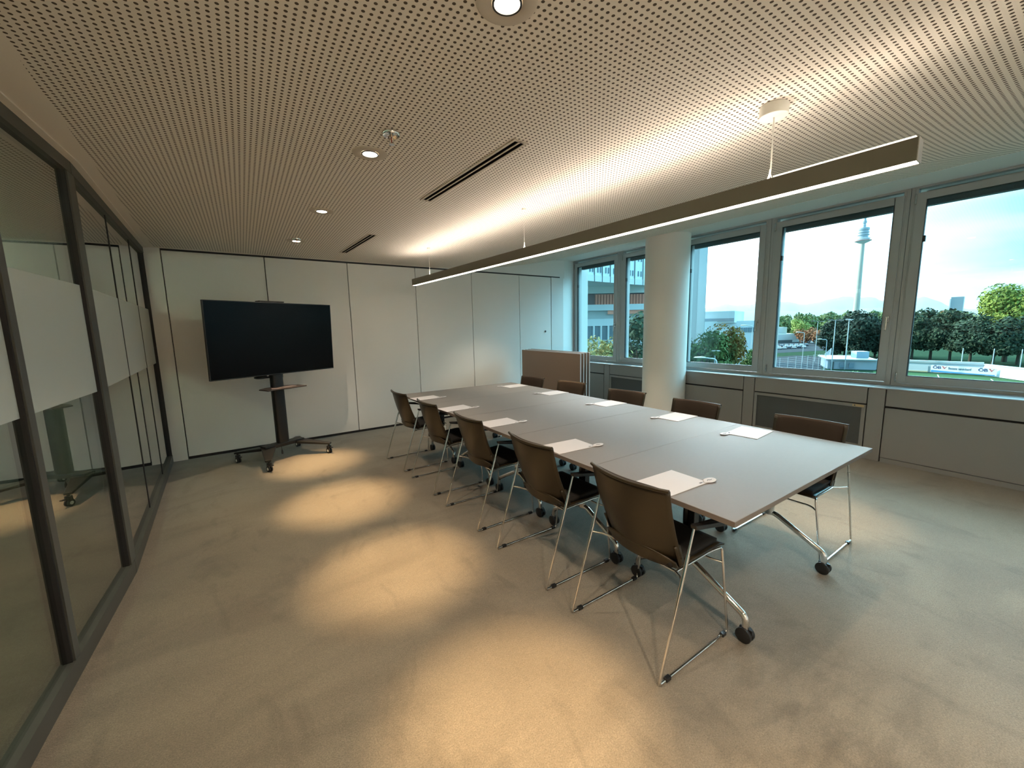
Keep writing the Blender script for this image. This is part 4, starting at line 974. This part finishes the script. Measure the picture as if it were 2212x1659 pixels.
# ---- cars
def car_proto(label, grp, paint):
    t = thing('parked_car', label, 'car', group=grp)
    def ext(name, pr, w, m, bv): return MB().add([(x, -w, z) for x, z in pr]+[(x, w, z) for x, z in pr], [tuple(range(len(pr))), tuple(range(2*len(pr)-1, len(pr)-1, -1))]+[(i, (i+1) % len(pr), len(pr)+(i+1) % len(pr), len(pr)+i) for i in range(len(pr))]).build(name, m, t, bevel=bv)
    ext('body', [(-2.1, .3), (2.1, .3), (2.15, .7), (1.2, .88), (-1.9, .92), (-2.15, .75)], .86, paint, .08)
    ext('cabin', [(-1.75, .88), (1.05, .88), (.45, 1.38), (-1.2, 1.40)], .74, BGLASS, .06); ext('roof', [(-1.2, 1.36), (.42, 1.35), (.38, 1.43), (-1.15, 1.45)], .70, paint, .02)
    for x in (-1.3, 1.3):
        for s in (-1, 1): MB().cyl((x, s*.70, .32), (x, s*.88, .32), .32, n=16).build('wheel', RUBBER, t)
    return t
W1 = mat('car_white', (.78, .80, .82), .3, coat=.5); W2 = mat('car_silver', (.40, .43, .46), .3, metal=.4); W3 = mat('car_dark', (.04, .05, .07), .3)
c1 = car_proto('white car parked in the rows beside the long white hall', 'white cars parked in the rows', W1); c2 = car_proto('dark car parked among the white ones in the rows', 'dark cars parked in the rows', W3); kids()
c1.location = pol(66.85, 246, GZ+.04); c1.rotation_euler = (0, 0, .35); c2.location = pol(67.0, 292, GZ+.04); c2.rotation_euler = (0, 0, .35)
for k in range(14):
    row = k % 2; i = k//2; az = 66.85+i*.47+row*.2; d = (246 if row == 0 else 268)+i*3.0
    src = c2 if k in (3, 6, 10, 13) else c1
    if k: dup(src, pol(az, d, GZ+.04), math.radians(20+rr.uniform(-3, 3)))
c1['label'] = 'white car parked in the rows beside the long white hall'
dup(c1, pol(70.75, 315, GZ+.04), .3, 'white car parked at the far right end of the car park', group='white cars at the far end'); dup(c1, pol(70.4, 322, GZ+.04), .3, 'white car parked at the far right end of the car park', group='white cars at the far end')
dup(c2, pol(63.6, 190, GZ+.04), 1.0, 'dark car in the gap right of the orange-topped tree', group=''); dup(c1, pol(63.1, 128, GZ+.04), .6, 'white car on the road below the orange-topped tree', group='')
# ---- ball fence
bf = thing('ball_fence', 'tall wire ball fence with thin posts beside the road', 'fence')
fp = [(66.6, 118), (69.0, 128), (71.6, 142), (72.2, 175)]
b_ = MB()
for i in range(len(fp)-1):
    p, q = pol(*fp[i]), pol(*fp[i+1]); n_ = max(2, int((q-p).length/3))
    for k in range(n_): 
        c = p+(q-p)*k/n_; MB().tube([c+Vector((0,0,GZ)), c+Vector((0,0,GZ+5.0))], .045, 6).build('post', CONC_D if 0 else PALEMET, bf)
    for z in [.3+.5*j for j in range(10)]: b_.tube([p+Vector((0,0,GZ+z)), q+Vector((0,0,GZ+z))], .018, 4)
b_.build('wire', PALEMET, bf)
# goal net supports behind the banner
for az, lb in ((82.0, 'slim white pole behind the banner, left one'), (83.9, 'slim white pole behind the wall right of the banner'), (85.5, 'slim white pole behind the wall at the right edge')):
    p = pol(az, 158); q = MB().tube([p+Vector((0,0,GZ)), p+Vector((0,0,GZ+6.2))], .09, 8).build('net_pole', PALEMET); tag(q, lb, 'pole')
